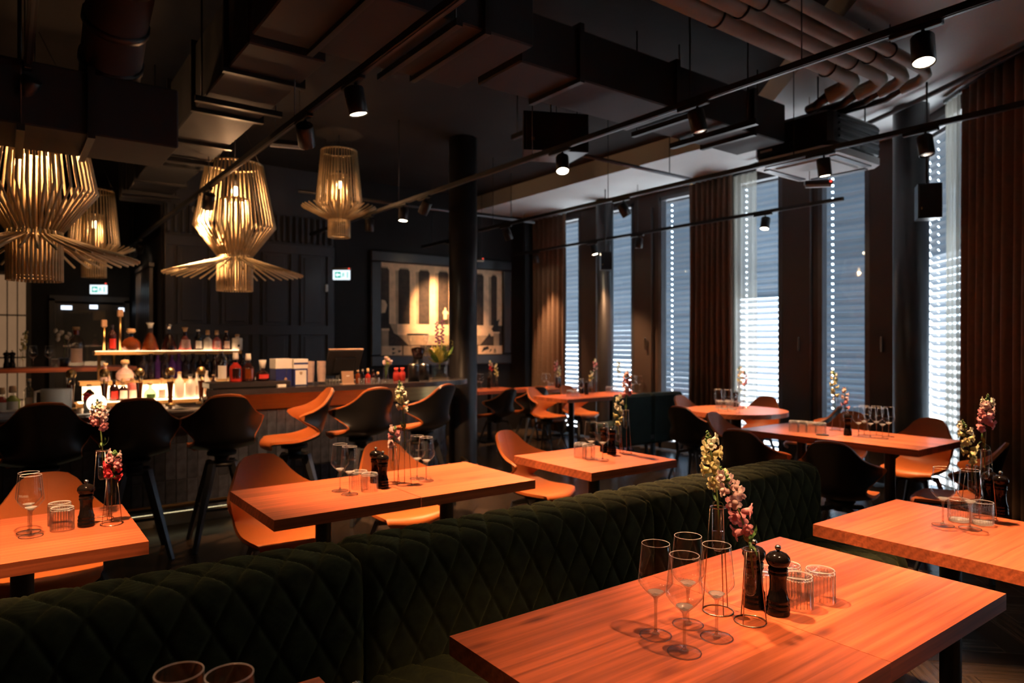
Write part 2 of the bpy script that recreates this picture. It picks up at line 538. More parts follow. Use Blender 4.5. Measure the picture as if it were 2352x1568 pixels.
    def mesh(self, name, mat=None):
        me = bpy.data.meshes.new(name)
        me.from_pydata(self.v, [], self.f)
        if self.mats:
            for k in self.mats:
                me.materials.append(MATS[k])
        else:
            me.materials.append(MATS[mat])
        me.polygons.foreach_set('material_index', self.mi)
        me.polygons.foreach_set('use_smooth', self.sm)
        me.validate()
        me.update()
        return me


def mesh_of(fn, name, mat=None):
    b = MB(); fn(b)
    return b.mesh(name, mat)


def obj(name, me, parent=None, loc=(0, 0, 0), rot=(0, 0, 0), scale=None):
    o = bpy.data.objects.new(name, me)
    COL.objects.link(o)
    o.location = loc; o.rotation_euler = rot
    if scale:
        o.scale = scale
    if parent:
        o.parent = parent
    return o


def tag(o, label=None, cat=None, group=None, kind=None):
    if label: o['label'] = label
    if cat: o['category'] = cat
    if group: o['group'] = group
    if kind: o['kind'] = kind
    return o


def thing(name, label, cat, loc=(0, 0, 0), rz=0.0, group=None):
    o = bpy.data.objects.new(name, None)
    o.empty_display_size = 0.05
    COL.objects.link(o)
    o.location = loc; o.rotation_euler = (0, 0, rz)
    return tag(o, label, cat, group)


def struct(name, me, parent=None, loc=(0, 0, 0), label=None, cat=None):
    o = obj(name, me, parent, loc)
    if parent is None:
        tag(o, label, cat, kind='structure')
    return o


def copy_tree(o, loc, rz, label, group=None, parent=None):
    c = o.copy(); COL.objects.link(c)
    if parent is None:
        c.location = loc; c.rotation_euler = (0, 0, rz)
        c['label'] = label
        if group: c['group'] = group
    else:
        c.parent = parent
    for ch in o.children:
        copy_tree(ch, None, None, None, None, c)
    return c


class Stamp:
    """first use moves the original, later uses copy it with all its parts"""
    def __init__(self, root):
        self.root = root; self.used = False

    def put(self, loc, rz, label, group=None):
        if not self.used:
            self.used = True
            self.root.location = loc; self.root.rotation_euler = (0, 0, rz)
            tag(self.root, label, None, group)
            return self.root
        return copy_tree(self.root, loc, rz, label, group)

# ================================================================ THE ROOM
ZC = 3.72           # dark concrete ceiling
ZS = 3.5            # pale ceiling along the windows
FX = 7.25           # window front
BEND = ((7.25, 3.2), (5.2, 1.0))     # the front turns here

# floor: herringbone boards on a dark screed
fl = struct('floor', mesh_of(lambda b: b.box((1.6, 4.2, -0.06), (12.0, 15.6, 0.10)), 'floor', 'wall_black'),
            label='dark herringbone parquet floor', cat='floor')
PW, PL = 0.13, 0.65
plank_me = mesh_of(lambda b: b.box((0, 0, 0), (PL - .002, PW - .002, .012), bevel=.0015), 'plank', 'floor_wood')
cand = []
for k in range(-90, 120):
    for m_ in range(-14, 15):
        for ver in (0, 1):
            if ver:
                cx = k * PW + PL + PW / 2 + 2 * PL * m_; cy = (k + 1) * PW - PL / 2
            else:
                cx = k * PW + PL / 2 + 2 * PL * m_; cy = k * PW + PW / 2
            X = (cx - cy) * .70711 + 2; Y = (cx + cy) * .70711 + 2
            if -4 < X < 7.2 and -3 < Y < 11.6:
                cand.append((math.hypot((X - 3.7), (Y - 1.9) * .9), X, Y, PI / 4 + ver * PI / 2))
cand.sort()
for (_, X, Y, a) in cand[:300]:
    obj('plank', plank_me, fl, (X, Y, -0.006), (0, 0, a))
rest = MB()
for (_, X, Y, a) in cand[300:]:
    rest.box((X, Y, -0.006), (PL - .002, PW - .002, .012), rz=a)
tag(obj('plank_field', rest.mesh('plank_field', 'floor_wood'), fl), kind='stuff')

# ceilings
struct('ceiling', mesh_of(lambda b: b.box((1.6, 4.2, ZC + .1), (12.0, 15.6, .2)), 'ceiling', 'concrete_dark'),
       label='dark painted concrete ceiling slab', cat='ceiling')
soff = [(5.95, 9.1), (5.95, 4.1), (3.3, 1.15), (3.3, -3.2), (7.6, -3.2), (7.6, 9.1)]
struct('ceiling_soffit', mesh_of(lambda b: b.prism(soff, ZS, ZC + .01), 'soffit', 'plaster_pale'),
       label='pale plaster ceiling strip along the windows', cat='ceiling')

# outer walls
struct('wall_back', mesh_of(lambda b: b.box((4.4, 9.1, 1.86), (5.8, .2, 3.72)), 'wall', 'wall_black'),
       label='black wall behind the picture and the bar', cat='wall')
struct('wall_left', mesh_of(lambda b: b.box((-4.2, 4.2, 1.86), (.2, 15.4, 3.72)), 'wall', 'wall_black'), label='black side wall', cat='wall')
struct('wall_rear', mesh_of(lambda b: b.box((1.6, -3.3, 1.86), (12, .2, 3.72)), 'wall', 'wall_black'), label='black rear wall', cat='wall')
struct('wall_far', mesh_of(lambda b: b.box((-1.1, 11.7, 1.86), (5.9, .2, 3.72)), 'wall', 'wall_black'),
       label='black wall with the door and glazed screen', cat='wall')
struct('wall_return', mesh_of(lambda b: b.box((1.62, 10.4, 1.86), (.2, 2.4, 3.72)), 'wall', 'wall_black'), label='black return wall beside the doorway', cat='wall')
struct('wall_right', mesh_of(lambda b: b.box((5.3, -2.05, 1.86), (.2, 2.3, 3.72)).box((5.3, .6, 1.86), (.2, 1.0, 3.72)).box((5.3, -.4, 3.5), (.2, 1.0, .44)),
                             'wall', 'facade_brown'), label='brown wall past the curtain', cat='wall')


def panelling():
    """dark panelled wainscot wall behind the bar: stiles and rails, raised fields and ribbed frieze"""
    b = MB()
    X0, X1 = 1.53, 3.62
    b.box(((X0 + X1) / 2, 8.97, 1.86), (X1 - X0, .06, 3.72))
    w = struct('wall_panelling', b.mesh('panelling', 'wall_panel'), label='dark grey panelled wall behind the bar', cat='wall')
    n = 4; st = .10
    pw = (X1 - X0 - st * (n + 1)) / n
    stile = mesh_of(lambda q: q.box((0, 0, 0), (st, .035, 2.6), bevel=.006), 'stile', 'wall_panel')
    fieldu = mesh_of(lambda q: (q.box((0, 0, 0), (pw - .06, .03, .98), bevel=.012), q.box((0, -.016, 0), (pw - .16, .02, .86), bevel=.008)), 'field', 'wall_panel')
    fieldl = mesh_of(lambda q: (q.box((0, 0, 0), (pw - .06, .03, .62), bevel=.012), q.box((0, -.016, 0), (pw - .16, .02, .50), bevel=.008)), 'field', 'wall_panel')
    for k in range(n + 1):
        obj('stile', stile, w, (X0 + st / 2 + k * (pw + st), 8.925, 1.3))
    rail = mesh_of(lambda q: q.box((0, 0, 0), (X1 - X0, .03, .13), bevel=.006), 'rail', 'wall_panel')
    for z in (.12, .93, 1.60, 2.66):
        obj('rail', rail, w, ((X0 + X1) / 2, 8.92, z))
    for k in range(n):
        x = X0 + st + pw / 2 + k * (pw + st)
        obj('panel', fieldu, w, (x, 8.93, 2.13)); obj('panel', fieldl, w, (x, 8.93, 1.265)); obj('panel', fieldl, w, (x, 8.93, .53))
    rib = mesh_of(lambda q: q.box((0, 0, 0), (.045, .05, .34), bevel=.01), 'rib', 'wall_panel')
    for k in range(26):
        obj('rib', rib, w, (X0 + .04 + k * (X1 - X0 - .08) / 25, 8.92, 2.92))
    return w


panelling()

# pale vertical boards that catch the light on the return beside the doorway
rb = mesh_of(lambda b: b.box((0, 0, 0), (.05, .07, 2.3), bevel=.006), 'board', 'grey_metal')
scr = thing('slatted_screen', 'narrow screen of upright grey boards beside the doorway', 'screen', (1.45, 9.4, 0))
obj('base_rail', mesh_of(lambda b: b.box((0, .45, .025), (.06, 1.1, .05)), 'base_rail', 'grey_metal'), scr)
obj('top_rail', mesh_of(lambda b: b.box((0, .45, 2.39), (.06, 1.1, .05)), 'top_rail', 'grey_metal'), scr)
for k in range(8):
    obj('board', rb, scr, (0, -.04 + k * .14, 1.21))

# doorway and glazed screen in the far wall
dr = struct('door_1', mesh_of(lambda b: (b.box((.55, 11.56, 1.03), (.07, .1, 2.06)), b.box((1.47, 11.56, 1.03), (.07, .1, 2.06)), b.box((1.01, 11.56, 2.06), (.99, .1, .08))),
                              'door_frame', 'wall_panel'), label='dark framed glass door in the far wall', cat='door')
obj('leaf', mesh_of(lambda b: b.box((1.01, 11.58, 1.0), (.84, .04, 1.98)), 'leaf', 'plastic_black'), dr)
obj('glass', mesh_of(lambda b: b.box((1.01, 11.55, 1.1), (.66, .012, 1.6)), 'glass', 'glass_window'), dr)
obj('pull', mesh_of(lambda b: b.tube([(1.30, 11.50, .8), (1.30, 11.50, 1.5)], .018), 'pull', 'brass'), dr)
for (x, z, w, nm) in ((.72, 1.93, .13, 'light'), (1.05, 1.95, .10, 'light'), (1.40, 1.92, .07, 'light')):  # glowing plates imitate reflections in the door glass
    obj('reflected_sign', mesh_of(lambda b: b.box((x, 11.535, z), (w, .01, .055)), 'reflected_sign', 'reflection_glow'), dr)
wn1 = struct('window_1', mesh_of(lambda b: (b.box((-.55, 11.56, 1.2), (.05, .08, 2.4)), b.box((.28, 11.56, 1.2), (.06, .08, 2.4)), b.box((-.13, 11.56, 2.38), (.86, .08, .05)),
                                            b.box((-.13, 11.56, .03), (.86, .08, .06))), 'screen_frame', 'frame_black'),
              label='glazed screen glowing warm at the far left', cat='window')
pane_me = mesh_of(lambda b: b.box((0, 0, 0), (.098, .012, .56)), 'pane', 'lit_pane')
for i in range(7):
    for j in range(4):
        obj('pane', pane_me, wn1, (-.46 + i * .112, 11.57, .36 + j * .58))

# ---------------------------------------------------------------- window front
EXT = -PI / 2


def front_frame(p, q):
    """local frame on the window front: x runs from p to q, +y points to the outside"""
    ang = math.atan2(q[1] - p[1], q[0] - p[0])
    return ang, math.hypot(q[0] - p[0], q[1] - p[1])


def slat_mesh(L, w=.085):
    """blind slat with slots for the guide cords near both ends, slightly cambered"""
    b = MB()
    h = .016; sl = .011
    ys = [-w / 2, -w * .22, -sl, sl, w * .22, w / 2]
    zs = [-.004, .001, .003, .003, .001, -.004]
    e = .028
    xs = [-L / 2 - .14, -L / 2 + e - .02, -L / 2 + e + .004, L / 2 - e - .03, L / 2 - e - .006, L / 2]
    for top in (0, 1):
        vs = [(x, y, z + (0.0012 if top else 0)) for x in xs for y, z in zip(ys, zs)]
        fs = []
        for i in range(5):
            for j in range(5):
                if j == 2 and i in (1, 3):
                    continue
                q = (i * 6 + j, (i + 1) * 6 + j, (i + 1) * 6 + j + 1, i * 6 + j + 1)
                fs.append(q if top else q[::-1])
        b.add(vs, fs)
    return b.mesh('slat', 'slat_grey')


GRP_BLIND = 'outside blinds of the window front'


def window(idx, p, q, label, blabel, low_z=0.0, tilt_hi=51, tilt_lo=33, pitch=.073, blind=True, z1=3.42):
    """p -> q runs so that the outside lies on the left-hand side of the walk turned by +90 deg"""
    ang, L = front_frame(p, q)
    mid = ((p[0] + q[0]) / 2, (p[1] + q[1]) / 2, 0)
    fr = .05
    b = MB()
    b.box((-L / 2 + fr / 2, 0, z1 / 2), (fr, .10, z1)); b.box((L / 2 - fr / 2, 0, z1 / 2), (fr, .10, z1))
    b.box((0, 0, z1 - fr / 2), (L, .10, fr)); b.box((0, 0, .05), (L, .10, .1))
    w = struct('window_%d' % idx, b.mesh('window_frame', 'grey_metal'), None, mid, label, 'window')
    w.rotation_euler = (0, 0, ang)
    obj('pane', mesh_of(lambda m: m.box((0, .01, z1 / 2 + .03), (L - 2 * fr, .012, z1 - .16)), 'pane', 'glass_window'), w)
    if blind:
        t = thing('venetian_blind', blabel, 'blind', mid, ang, GRP_BLIND)
        sl = slat_mesh(L - .06)
        n = int((z1 - .06) / pitch)
        for k in range(n):
            z = .12 + k * pitch
            tl = tilt_lo if z < low_z else tilt_hi
            obj('slat', sl, t, (0, .17, z), (math.radians(-tl + random.uniform(-2, 2)), 0, 0))
        for s in (-1, 1):
            obj('guide_rail', mesh_of(lambda m: m.box((L / 2 + .01 if s > 0 else -L / 2 - .16, .17, z1 / 2), (.018, .03, z1)), 'guide_rail', 'grey_metal'), t)
        obj('head_box', mesh_of(lambda m: m.box((0, .17, z1 - .02), (L - .02, .12, .07)), 'head_box', 'grey_metal'), t)
    # sky portal just outside the blind
    pl = bpy.data.lights.new('sky_portal', 'AREA')
    pl.shape = 'RECTANGLE'; pl.size = L; pl.size_y = z1
    pl.cycles.is_portal = True
    po = bpy.data.objects.new('sky_portal', pl)
    COL.objects.link(po)
    po.location = (mid[0] - math.sin(ang) * .30, mid[1] + math.cos(ang) * .30, z1 / 2)
    po.rotation_euler = (PI / 2, 0, ang + PI)
    po.rotation_euler = (-PI / 2, 0, ang)
    po['kind'] = 'helper'
    return w


def fpanel(name, p, q, z0=0.0, z1=ZS, th=.14, label=None):
    ang, L = front_frame(p, q)
    o = struct(name, mesh_of(lambda b: b.box((0, .02, (z0 + z1) / 2), (L, th, z1 - z0), bevel=.004), name, 'facade_brown'), None,
               ((p[0] + q[0]) / 2, (p[1] + q[1]) / 2, 0), label, 'wall')
    o.rotation_euler = (0, 0, ang)
    return o


def Y_(y0, y1):
    return (FX, y1), (FX, y0)       # walking towards -Y puts the outside (+X) on the left


wins = [(2, 7.88, 8.62, 'narrow window half hidden behind the far corner curtain', 'grey blind in the narrow corner window', 1.4, 56),
        (3, 6.76, 7.46, 'tall window behind the far round pillar and hanging speaker', 'grey blind behind the far pillar', 1.2, 57),
        (4, 5.60, 6.30, 'tall window between a brown panel and the middle curtain', 'grey blind left of the middle brown curtain', .6, 61),
        (5, 4.45, 5.12, 'tall window with a sheer curtain drawn over one edge', 'bright grey blind right of the sheer curtain behind the round table', 1.95, 55),
        (6, 3.46, 4.02, 'tall window behind the table with six wine glasses', 'grey blind behind the table with six wine glasses', .3, 65)]
for (i, y0, y1, l1, l2, lz, th_) in wins:
    window(i, *Y_(y0, y1), l1, l2, low_z=lz, tilt_hi=th_, tilt_lo=33 if i == 5 else 48)
edges = [(8.62, 9.0), (7.46, 7.88), (6.30, 6.76), (5.12, 5.60), (4.02, 4.45), (3.2, 3.46)]
for k, (y0, y1) in enumerate(edges):
    fpanel('wall_front_panel', *Y_(y0, y1), label='brown wall panel between the tall windows')
for (i, y0, y1, *_r) in wins:
    fpanel('trim_%d' % i, *Y_(y0, y1), z0=3.42, z1=ZS, label='narrow brown lintel over a tall window')


def onbend(s):
    (x0, y0), (x1, y1) = BEND
    return x0 + (x1 - x0) * s, y0 + (y1 - y0) * s


window(7, onbend(.13), onbend(.47), 'tall window beside the thick pillar and the long curtain', 'bright grey blind between the near pillar and the long curtain', low_z=2.25, tilt_hi=56, tilt_lo=36)
fpanel('wall_front_panel', onbend(0), onbend(.13), label='brown wall panel between the tall windows')
fpanel('wall_front_panel', onbend(.47), onbend(1.0), label='brown wall panel between the tall windows')
fpanel('trim_7', onbend(.13), onbend(.47), z0=3.42, z1=ZS, label='narrow brown lintel over a tall window')
window(8, (5.3, .1), (5.3, -.9), 'tall window outside the frame', 'grey blind in the window outside the frame', z1=3.28, low_z=9, tilt_lo=40)
for k, (y0) in enumerate((6.52, 4.23, 3.33)):
    o = obj('door_grip', mesh_of(lambda b: b.box((0, 0, 0), (.02, .025, .16), bevel=.006), 'grip', 'steel'), None, (FX - .075, y0, 1.42))
    tag(o, ['small steel grip on the panel left of the middle curtain', 'small steel grip on the panel by the round table', 'small steel grip on the panel beside the near pillar'][k], 'handle',
        'grips on the window panels')
for k, y in enumerate((6.40, 4.09)):
    o = obj('pull_rod', mesh_of(lambda b: b.tube([(0, 0, .2), (0, 0, 3.3)], .012), 'rod', 'grey_metal'), None, (FX - .07, y, 0))
    tag(o, ['thin upright rod on the panel left of the middle curtain', 'thin upright rod on the panel left of the six wine glasses'][k], 'rod', 'upright rods on the window front')



# ---------------------------------------------------------------- curtains
def curtain(label, p, q, mat, waves, amp=.055, z0=.03, z1=3.44, flare=0.0, seed=0):
    rnd = random.Random(seed)
    ang, L = front_frame(p, q)
    t = thing('curtain', label, 'curtain', (p[0], p[1], 0), ang)
    n = waves * 10
    ph = [rnd.uniform(.75, 1.25) for _ in range(waves + 2)]
    rows = []
    for i in range(15):
        z = z1 + (z0 - z1) * i / 14
        row = []
        for k in range(n + 1):
            s = k / n
            a = amp * ph[int(s * waves)] * (0.55 + .45 * i / 14)
            row.append((L * s + .012 * math.sin(5 * s + i * .25) * i / 14, a * math.sin(2 * PI * s * waves + .25 * math.sin(i * .4)), z))
        rows.append(row)
    b = MB(); b.grid(rows)
    o = obj('drape', b.mesh('drape', mat), t)
    if mat != 'curtain_sheer':
        sm = o.modifiers.new('thickness', 'SOLIDIFY'); sm.thickness = .006
    obj('heading_rail', mesh_of(lambda m: m.box((L / 2, 0, z1 + .02), (L + .02, .03, .03)), 'heading_rail', 'black_metal'), t)
    return t


curtain('brown floor-length curtain in the far corner by the picture wall', (7.02, 8.86), (7.02, 8.02), 'curtain_brown', 7, seed=1)
curtain('brown floor-length curtain in the middle of the window front', (7.0, 5.62), (7.0, 4.98), 'curtain_brown', 8, seed=2)
curtain('pale sheer curtain beside the middle brown curtain', (7.08, 5.02), (7.08, 4.70), 'curtain_sheer', 4, .03, seed=3)
curtain('pale sheer strip beside the long curtain at the right', (6.34, 2.42), (6.17, 2.245), 'curtain_sheer', 3, .03, seed=4)
curtain('wide brown floor-length curtain at the right edge', (6.17, 2.235), (5.12, 1.11), 'curtain_brown', 14, .06, seed=5)


# ---------------------------------------------------------------- pillars
def pillar(n, x, y, r, z1, label):
    b = MB(); b.lathe([(r, 0), (r, z1), (0, z1)], 40)
    b.lathe([(r + .012, 0), (r + .012, .08), (r, .085)], 40)
    return struct('column_%d' % n, b.mesh('column', 'frame_black'), None, (x, y, 0), label, 'pillar')


pillar(1, 4.13, 6.46, .157, ZC, 'thick black round pillar at the end of the bar')
pillar(2, 6.99, 7.13, .125, ZS, 'black round pillar before the far windows')
pillar(3, 6.36, 2.70, .14, ZS, 'black round pillar beside the long curtain')

# ---------------------------------------------------------------- ducts, pipes and other services under the ceiling
def duct(label, x0, x1, y0, y1, z0, z1, along, nfl, hang=None):
    t = thing('air_duct', label, 'duct', ((x0 + x1) / 2, (y0 + y1) / 2, z0))
    sx, sy, sz = x1 - x0, y1 - y0, z1 - z0
    obj('casing', mesh_of(lambda b: b.box((0, 0, sz / 2), (sx, sy, sz), bevel=.008), 'casing', 'duct_metal'), t)
    L = sx if along == 'x' else sy
    for k in range(nfl):
        c = -L / 2 + L * (k + .5) / nfl
        if along == 'x':
            me = mesh_of(lambda b: b.box((c, 0, sz / 2), (.035, sy + .05, sz + .05)), 'flange', 'black_metal')
        else:
            me = mesh_of(lambda b: b.box((0, c, sz / 2), (sx + .05, .035, sz + .05)), 'flange', 'black_metal')
        obj('flange', me, t)
    for k in range(max(1, nfl // 2)):
        c = -L / 2 + L * (k + .5) / max(1, nfl // 2) + .12
        for s in (-1, 1):
            px, py = (c, s * (sy / 2 + .02)) if along == 'x' else (s * (sx / 2 + .02), c)
            obj('hanger', mesh_of(lambda b: b.tube([(px, py, -.02), (px, py, ZC - z0)], .006, 6), 'hanger', 'black_metal'), t)
        a, b2 = ((c, -sy / 2 - .06, -.03), (c, sy / 2 + .06, -.03)) if along == 'x' else ((-sx / 2 - .06, c, -.03), (sx / 2 + .06, c, -.03))
        obj('bearer', mesh_of(lambda b: b.bar(a, b2, .035), 'bearer', 'black_metal'), t)
    return t


duct('long grey rectangular air duct crossing the ceiling above the middle tables', 2.30, 4.9, 3.0, 3.44, 3.0, 3.30, 'x', 3)
duct('tall dark duct section at the top centre of the picture', 1.02, 2.27, 2.85, 3.60, 3.02, 3.5, 'x', 2)
duct('dark rectangular duct running towards the bar beside the spotlight track', 1.02, 1.44, 3.66, 8.6, 3.0, 3.42, 'y', 6)
duct('low black duct branch across the left above the bar stools', -2.6, .80, 4.25, 4.80, 2.55, 2.88, 'x', 4)

# round flexible duct in the top left corner
rd = thing('round_duct', 'dark ribbed round duct bending down in the dark upper left corner', 'duct', (0, 0, 0))
pts = [(.60, 3.0, 3.50), (.56, 3.3, 3.48), (.52, 3.6, 3.42), (.49, 3.9, 3.30), (.48, 4.15, 3.14), (.48, 4.35, 3.0), (.48, 4.45, 2.9)]
obj('hose', mesh_of(lambda b: b.tube(pts, .15, 20), 'hose', 'duct_metal'), rd)
for k in range(1, 7):
    p, q = Vector(pts[k - 1]), Vector(pts[k])
    d = (q - p).normalized() * .02
    obj('clamp', mesh_of(lambda b: b.tube([tuple(q - d), tuple(q + d)], .16, 20), 'clamp', 'black_metal'), rd)
obj('hanger', mesh_of(lambda b: b.tube([(.5, 3.8, 3.3), (.5, 3.8, ZC)], .006, 6), 'hanger', 'black_metal'), rd)

# lagged pipes at the top right
for k, (y, r, xe, lab) in enumerate(((2.42, .058, 4.85, 'thickest'), (2.29, .052, 5.0, 'second'), (2.19, .042, 5.12, 'third'), (2.08, .038, 5.22, 'outermost'))):
    t = thing('lagged_pipe', '%s of four pale lagged pipes running under the ceiling at top right' % lab, 'pipe', (0, 0, 0), 0, 'lagged pipes under the ceiling')
    z = 3.30 + .01 * k
    obj('pipe', mesh_of(lambda b: b.tube([(.9, y, z), (xe - .12, y, z), (xe - .04, y + .02, z - .01), (xe, y + .09, z - .03), (xe - .02, y + .2, z - .06)], r, 16), 'pipe', 'pipe_lagging'), t)
    obj('tail', mesh_of(lambda b: b.tube([(xe - .02, y + .2, z - .06), (xe + .05, y + .33, z - .08), (xe + .12, 2.82 + .03 * k, z - .06), (xe + .14, 2.86 + .03 * k, 3.24)], r * .62, 12), 'tail', 'plastic_black'), t)
    for x in (1.9, 3.25, 4.45):
        b = MB()
        b.tube([(x + .05 * k, y + math.cos(a) * (r + .006), z + math.sin(a) * (r + .006)) for a in [2 * PI * i / 18 for i in range(18)]], .006, 6, closed=True)
        b.tube([(x + .05 * k, y, z + r), (x + .05 * k, y, ZS if x > 3.3 else ZC)], .004, 6)
        obj('hanger_ring', b.mesh('hanger_ring', 'black_metal'), t)

# air conditioner
ac = thing('air_conditioner', 'black ceiling air conditioner with a white underside panel by the windows', 'air conditioner', (5.43, 3.04, 2.95))
ac.scale = (1.12, 1.08, 1.12)
obj('housing', mesh_of(lambda b: b.box((0, 0, .13), (.70, .62, .26), bevel=.03), 'housing', 'plastic_black'), ac)
b = MB()
b.prism([(-.37, -.25), (-.29, -.33), (.29, -.33), (.37, -.25), (.37, .25), (.29, .33), (-.29, .33), (-.37, .25)], -.05, 0.0)
obj('panel', b.mesh('panel', 'ac_white'), ac)
obj('intake', mesh_of(lambda b: b.box((0, 0, -.055), (.46, .40, .014), bevel=.005), 'intake', 'ac_white'), ac)
for sx, sy, w, d in ((0, -.265, .50, .05), (0, .265, .50, .05), (-.31, 0, .05, .44), (.31, 0, .05, .44)):
    obj('air_slot', mesh_of(lambda b: b.box((sx, sy, -.053), (w, d, .012)), 'air_slot', 'grey_metal'), ac)
for k in range(4):
    obj('louvre', mesh_of(lambda b: b.box((.02, -.315, .07 + .045 * k), (.56, .02, .018)), 'louvre', 'grey_metal'), ac)
for k in range(4):
    obj('side_vent', mesh_of(lambda b: b.box((-.352, .20, .06 + .045 * k), (.008, .10, .016), bevel=.003), 'side_vent', 'ac_white'), ac)
for sx, sy in ((-.33, -.2), (-.33, .29), (.33, -.2), (.33, .2)):
    obj('hanger', mesh_of(lambda b: b.tube([(sx, sy, .2), (sx, sy, (ZC - 2.95) / 1.12)], .006, 6), 'hanger', 'black_metal'), ac)

# curtain rail curving along the bend, and a thin sprinkler pipe
cr = [(5.05, .2), (5.2, .95), (5.45, 1.45), (5.75, 1.95), (6.05, 2.5), (6.35, 3.1), (6.6, 3.8), (6.8, 4.6)]
tag(obj('curtain_rail', mesh_of(lambda b: b.tube([(x, y, 3.44) for x, y in cr], .022, 8), 'curtain_rail', 'black_metal')), 'black curved curtain rail under the pale ceiling at top right', 'rail')
sp = thing('sprinkler_pipe', 'thin grey sprinkler pipe under the dark ceiling before the windows', 'pipe', (0, 0, 0))
obj('pipe', mesh_of(lambda b: b.tube([(4.0, 4.75, 3.2), (5.9, 4.75, 3.2), (6.05, 4.75, 3.2)], .018, 10), 'pipe', 'grey_metal'), sp)
for x in (4.3, 5.6):
    obj('hanger', mesh_of(lambda b: b.tube([(x, 4.75, 3.2), (x, 4.75, ZC)], .005, 6), 'hanger', 'black_metal'), sp)
obj('sprinkler_head', mesh_of(lambda b: b.lathe([(.0, -.06), (.02, -.055), (.008, -.04), (.008, 0)], 10, c=(5.95, 4.75, 3.2)), 'sprinkler_head', 'brass'), sp)
s2 = thing('sprinkler_pipe', 'thin grey sprinkler pipe under the ceiling near the picture wall', 'pipe', (0, 0, 0))
obj('pipe', mesh_of(lambda b: b.tube([(2.6, 7.4, 3.1), (5.9, 7.4, 3.1)], .018, 10), 'pipe', 'grey_metal'), s2)
for x in (2.9, 5.5):
    obj('hanger', mesh_of(lambda b: b.tube([(x, 7.4, 3.1), (x, 7.4, ZC)], .005, 6), 'hanger', 'black_metal'), s2)

# channel bars hung under the slab
for k, (x0, y0, x1, y1, z) in enumerate(((3.55, 4.1, 3.55, 4.75, 3.22), (4.15, 2.75, 4.15, 3.5, 2.96))):
    t = thing('hung_channel', ['short black mounting channel hanging near the big speaker', 'short black mounting channel under the long grey duct'][k], 'bracket', (0, 0, 0), 0, 'mounting channels')
    obj('channel', mesh_of(lambda b: b.bar((x0, y0, z), (x1, y1, z), .04), 'channel', 'black_metal'), t)
    for s in (.1, .9):
        px, py = x0 + (x1 - x0) * s, y0 + (y1 - y0) * s
        obj('rod', mesh_of(lambda b: b.tube([(px, py, z), (px, py, ZC)], .006, 6), 'rod', 'black_metal'), t)

# ================================================================ LIGHT TRACKS AND SPOTS
ZT = 2.86
Z1 = 2.75          # the track in front of the large pendant hangs a little lower


def track(x, y0, y1, label, ZT=ZT):
    t = thing('light_track', label, 'light track', (x, y0, ZT), 0, 'ceiling light tracks')
    L = y1 - y0
    obj('rail', mesh_of(lambda b: b.box((0, L / 2, 0), (.036, L, .034)), 'rail', 'black_metal'), t)
    obj('strip', mesh_of(lambda b: b.box((.0, L / 2, -.0185), (.014, L, .003)), 'strip', 'grey_metal'), t)
    n = max(2, int(L / 1.6))
    for k in range(n):
        y = .3 + (L - .6) * k / (n - 1)
        top = ZC if x < 5.5 else ZS
        obj('hanger', mesh_of(lambda b: b.tube([(0, y, .017), (0, y, top - ZT)], .004, 6), 'hanger', 'black_metal'), t)
    return t


track(.10, -1.0, 7.0, 'black light track over the bar end at far left')
track(1.38, -.5, 10.6, 'long black light track crossing in front of the large pendant lamp', Z1)
track(3.25, -.6, 8.8, 'long black light track running past the big speaker box')
track(4.85, .6, 7.2, 'black light track in front of the white air conditioner panel')
track(6.65, 3.45, 8.9, 'thin black light track in front of the tall windows')
track(5.0, 7.5, 8.95, 'short black light track just before the large picture')

body_me = mesh_of(lambda b: (b.lathe([(.0, .13), (.044, .13), (.048, .125), (.048, .0), (.044, -.002), (.042, .012)], 24)), 'spot_body', 'black_metal')
lens_me = mesh_of(lambda b: b.lathe([(.042, .006), (.030, .003), (0, .002)], 24), 'lens', 'lens_glow')
dead_me = mesh_of(lambda b: b.lathe([(.042, .006), (.030, .003), (0, .002)], 24), 'lens', 'copper_wire')
adap_me = mesh_of(lambda b: b.box((0, 0, 0), (.034, .22, .022), bevel=.004), 'adapter', 'black_metal')
stem_me = mesh_of(lambda b: (b.tube([(0, 0, 0), (0, 0, -.085)], .008, 8), b.box((0, 0, -.08), (.102, .012, .014))), 'stem', 'black_metal')


def spot(x, y, aim, label, watts=0.0, cone=42, blend=.6, col=WARM):
    ZT = Z1 if x == 1.38 else globals()['ZT']
    t = thing('spotlight', label, 'spotlight', (x, y, ZT - .017), 0, 'track spotlights')
    obj('adapter', adap_me, t, (0, .03, -.012))
    obj('stem', stem_me, t, (0, 0, -.02))
    piv = Vector((0, 0, -.10))
    d = Vector((aim[0] - x, aim[1] - y, aim[2] - (ZT - .117))).normalized()
    rot = d.to_track_quat('-Z', 'Y').to_euler()
    # body hangs from its pivot at the middle of the barrel
    M = rot.to_matrix()
    base = piv + M @ Vector((0, 0, -.075))
    bd = obj('body', body_me, t, base, rot)
    obj('lens', lens_me if watts else dead_me, t, base, rot)
    if watts:
        l = bpy.data.lights.new('spot_beam', 'SPOT')
        l.energy = watts; l.color = col; l.spot_size = math.radians(cone); l.spot_blend = blend
        l.shadow_soft_size = .03
        lo = bpy.data.objects.new('spot_beam', l); COL.objects.link(lo)
        lo.parent = t
        lo.location = base + M @ Vector((0, 0, -.012)); lo.rotation_euler = rot
    return t


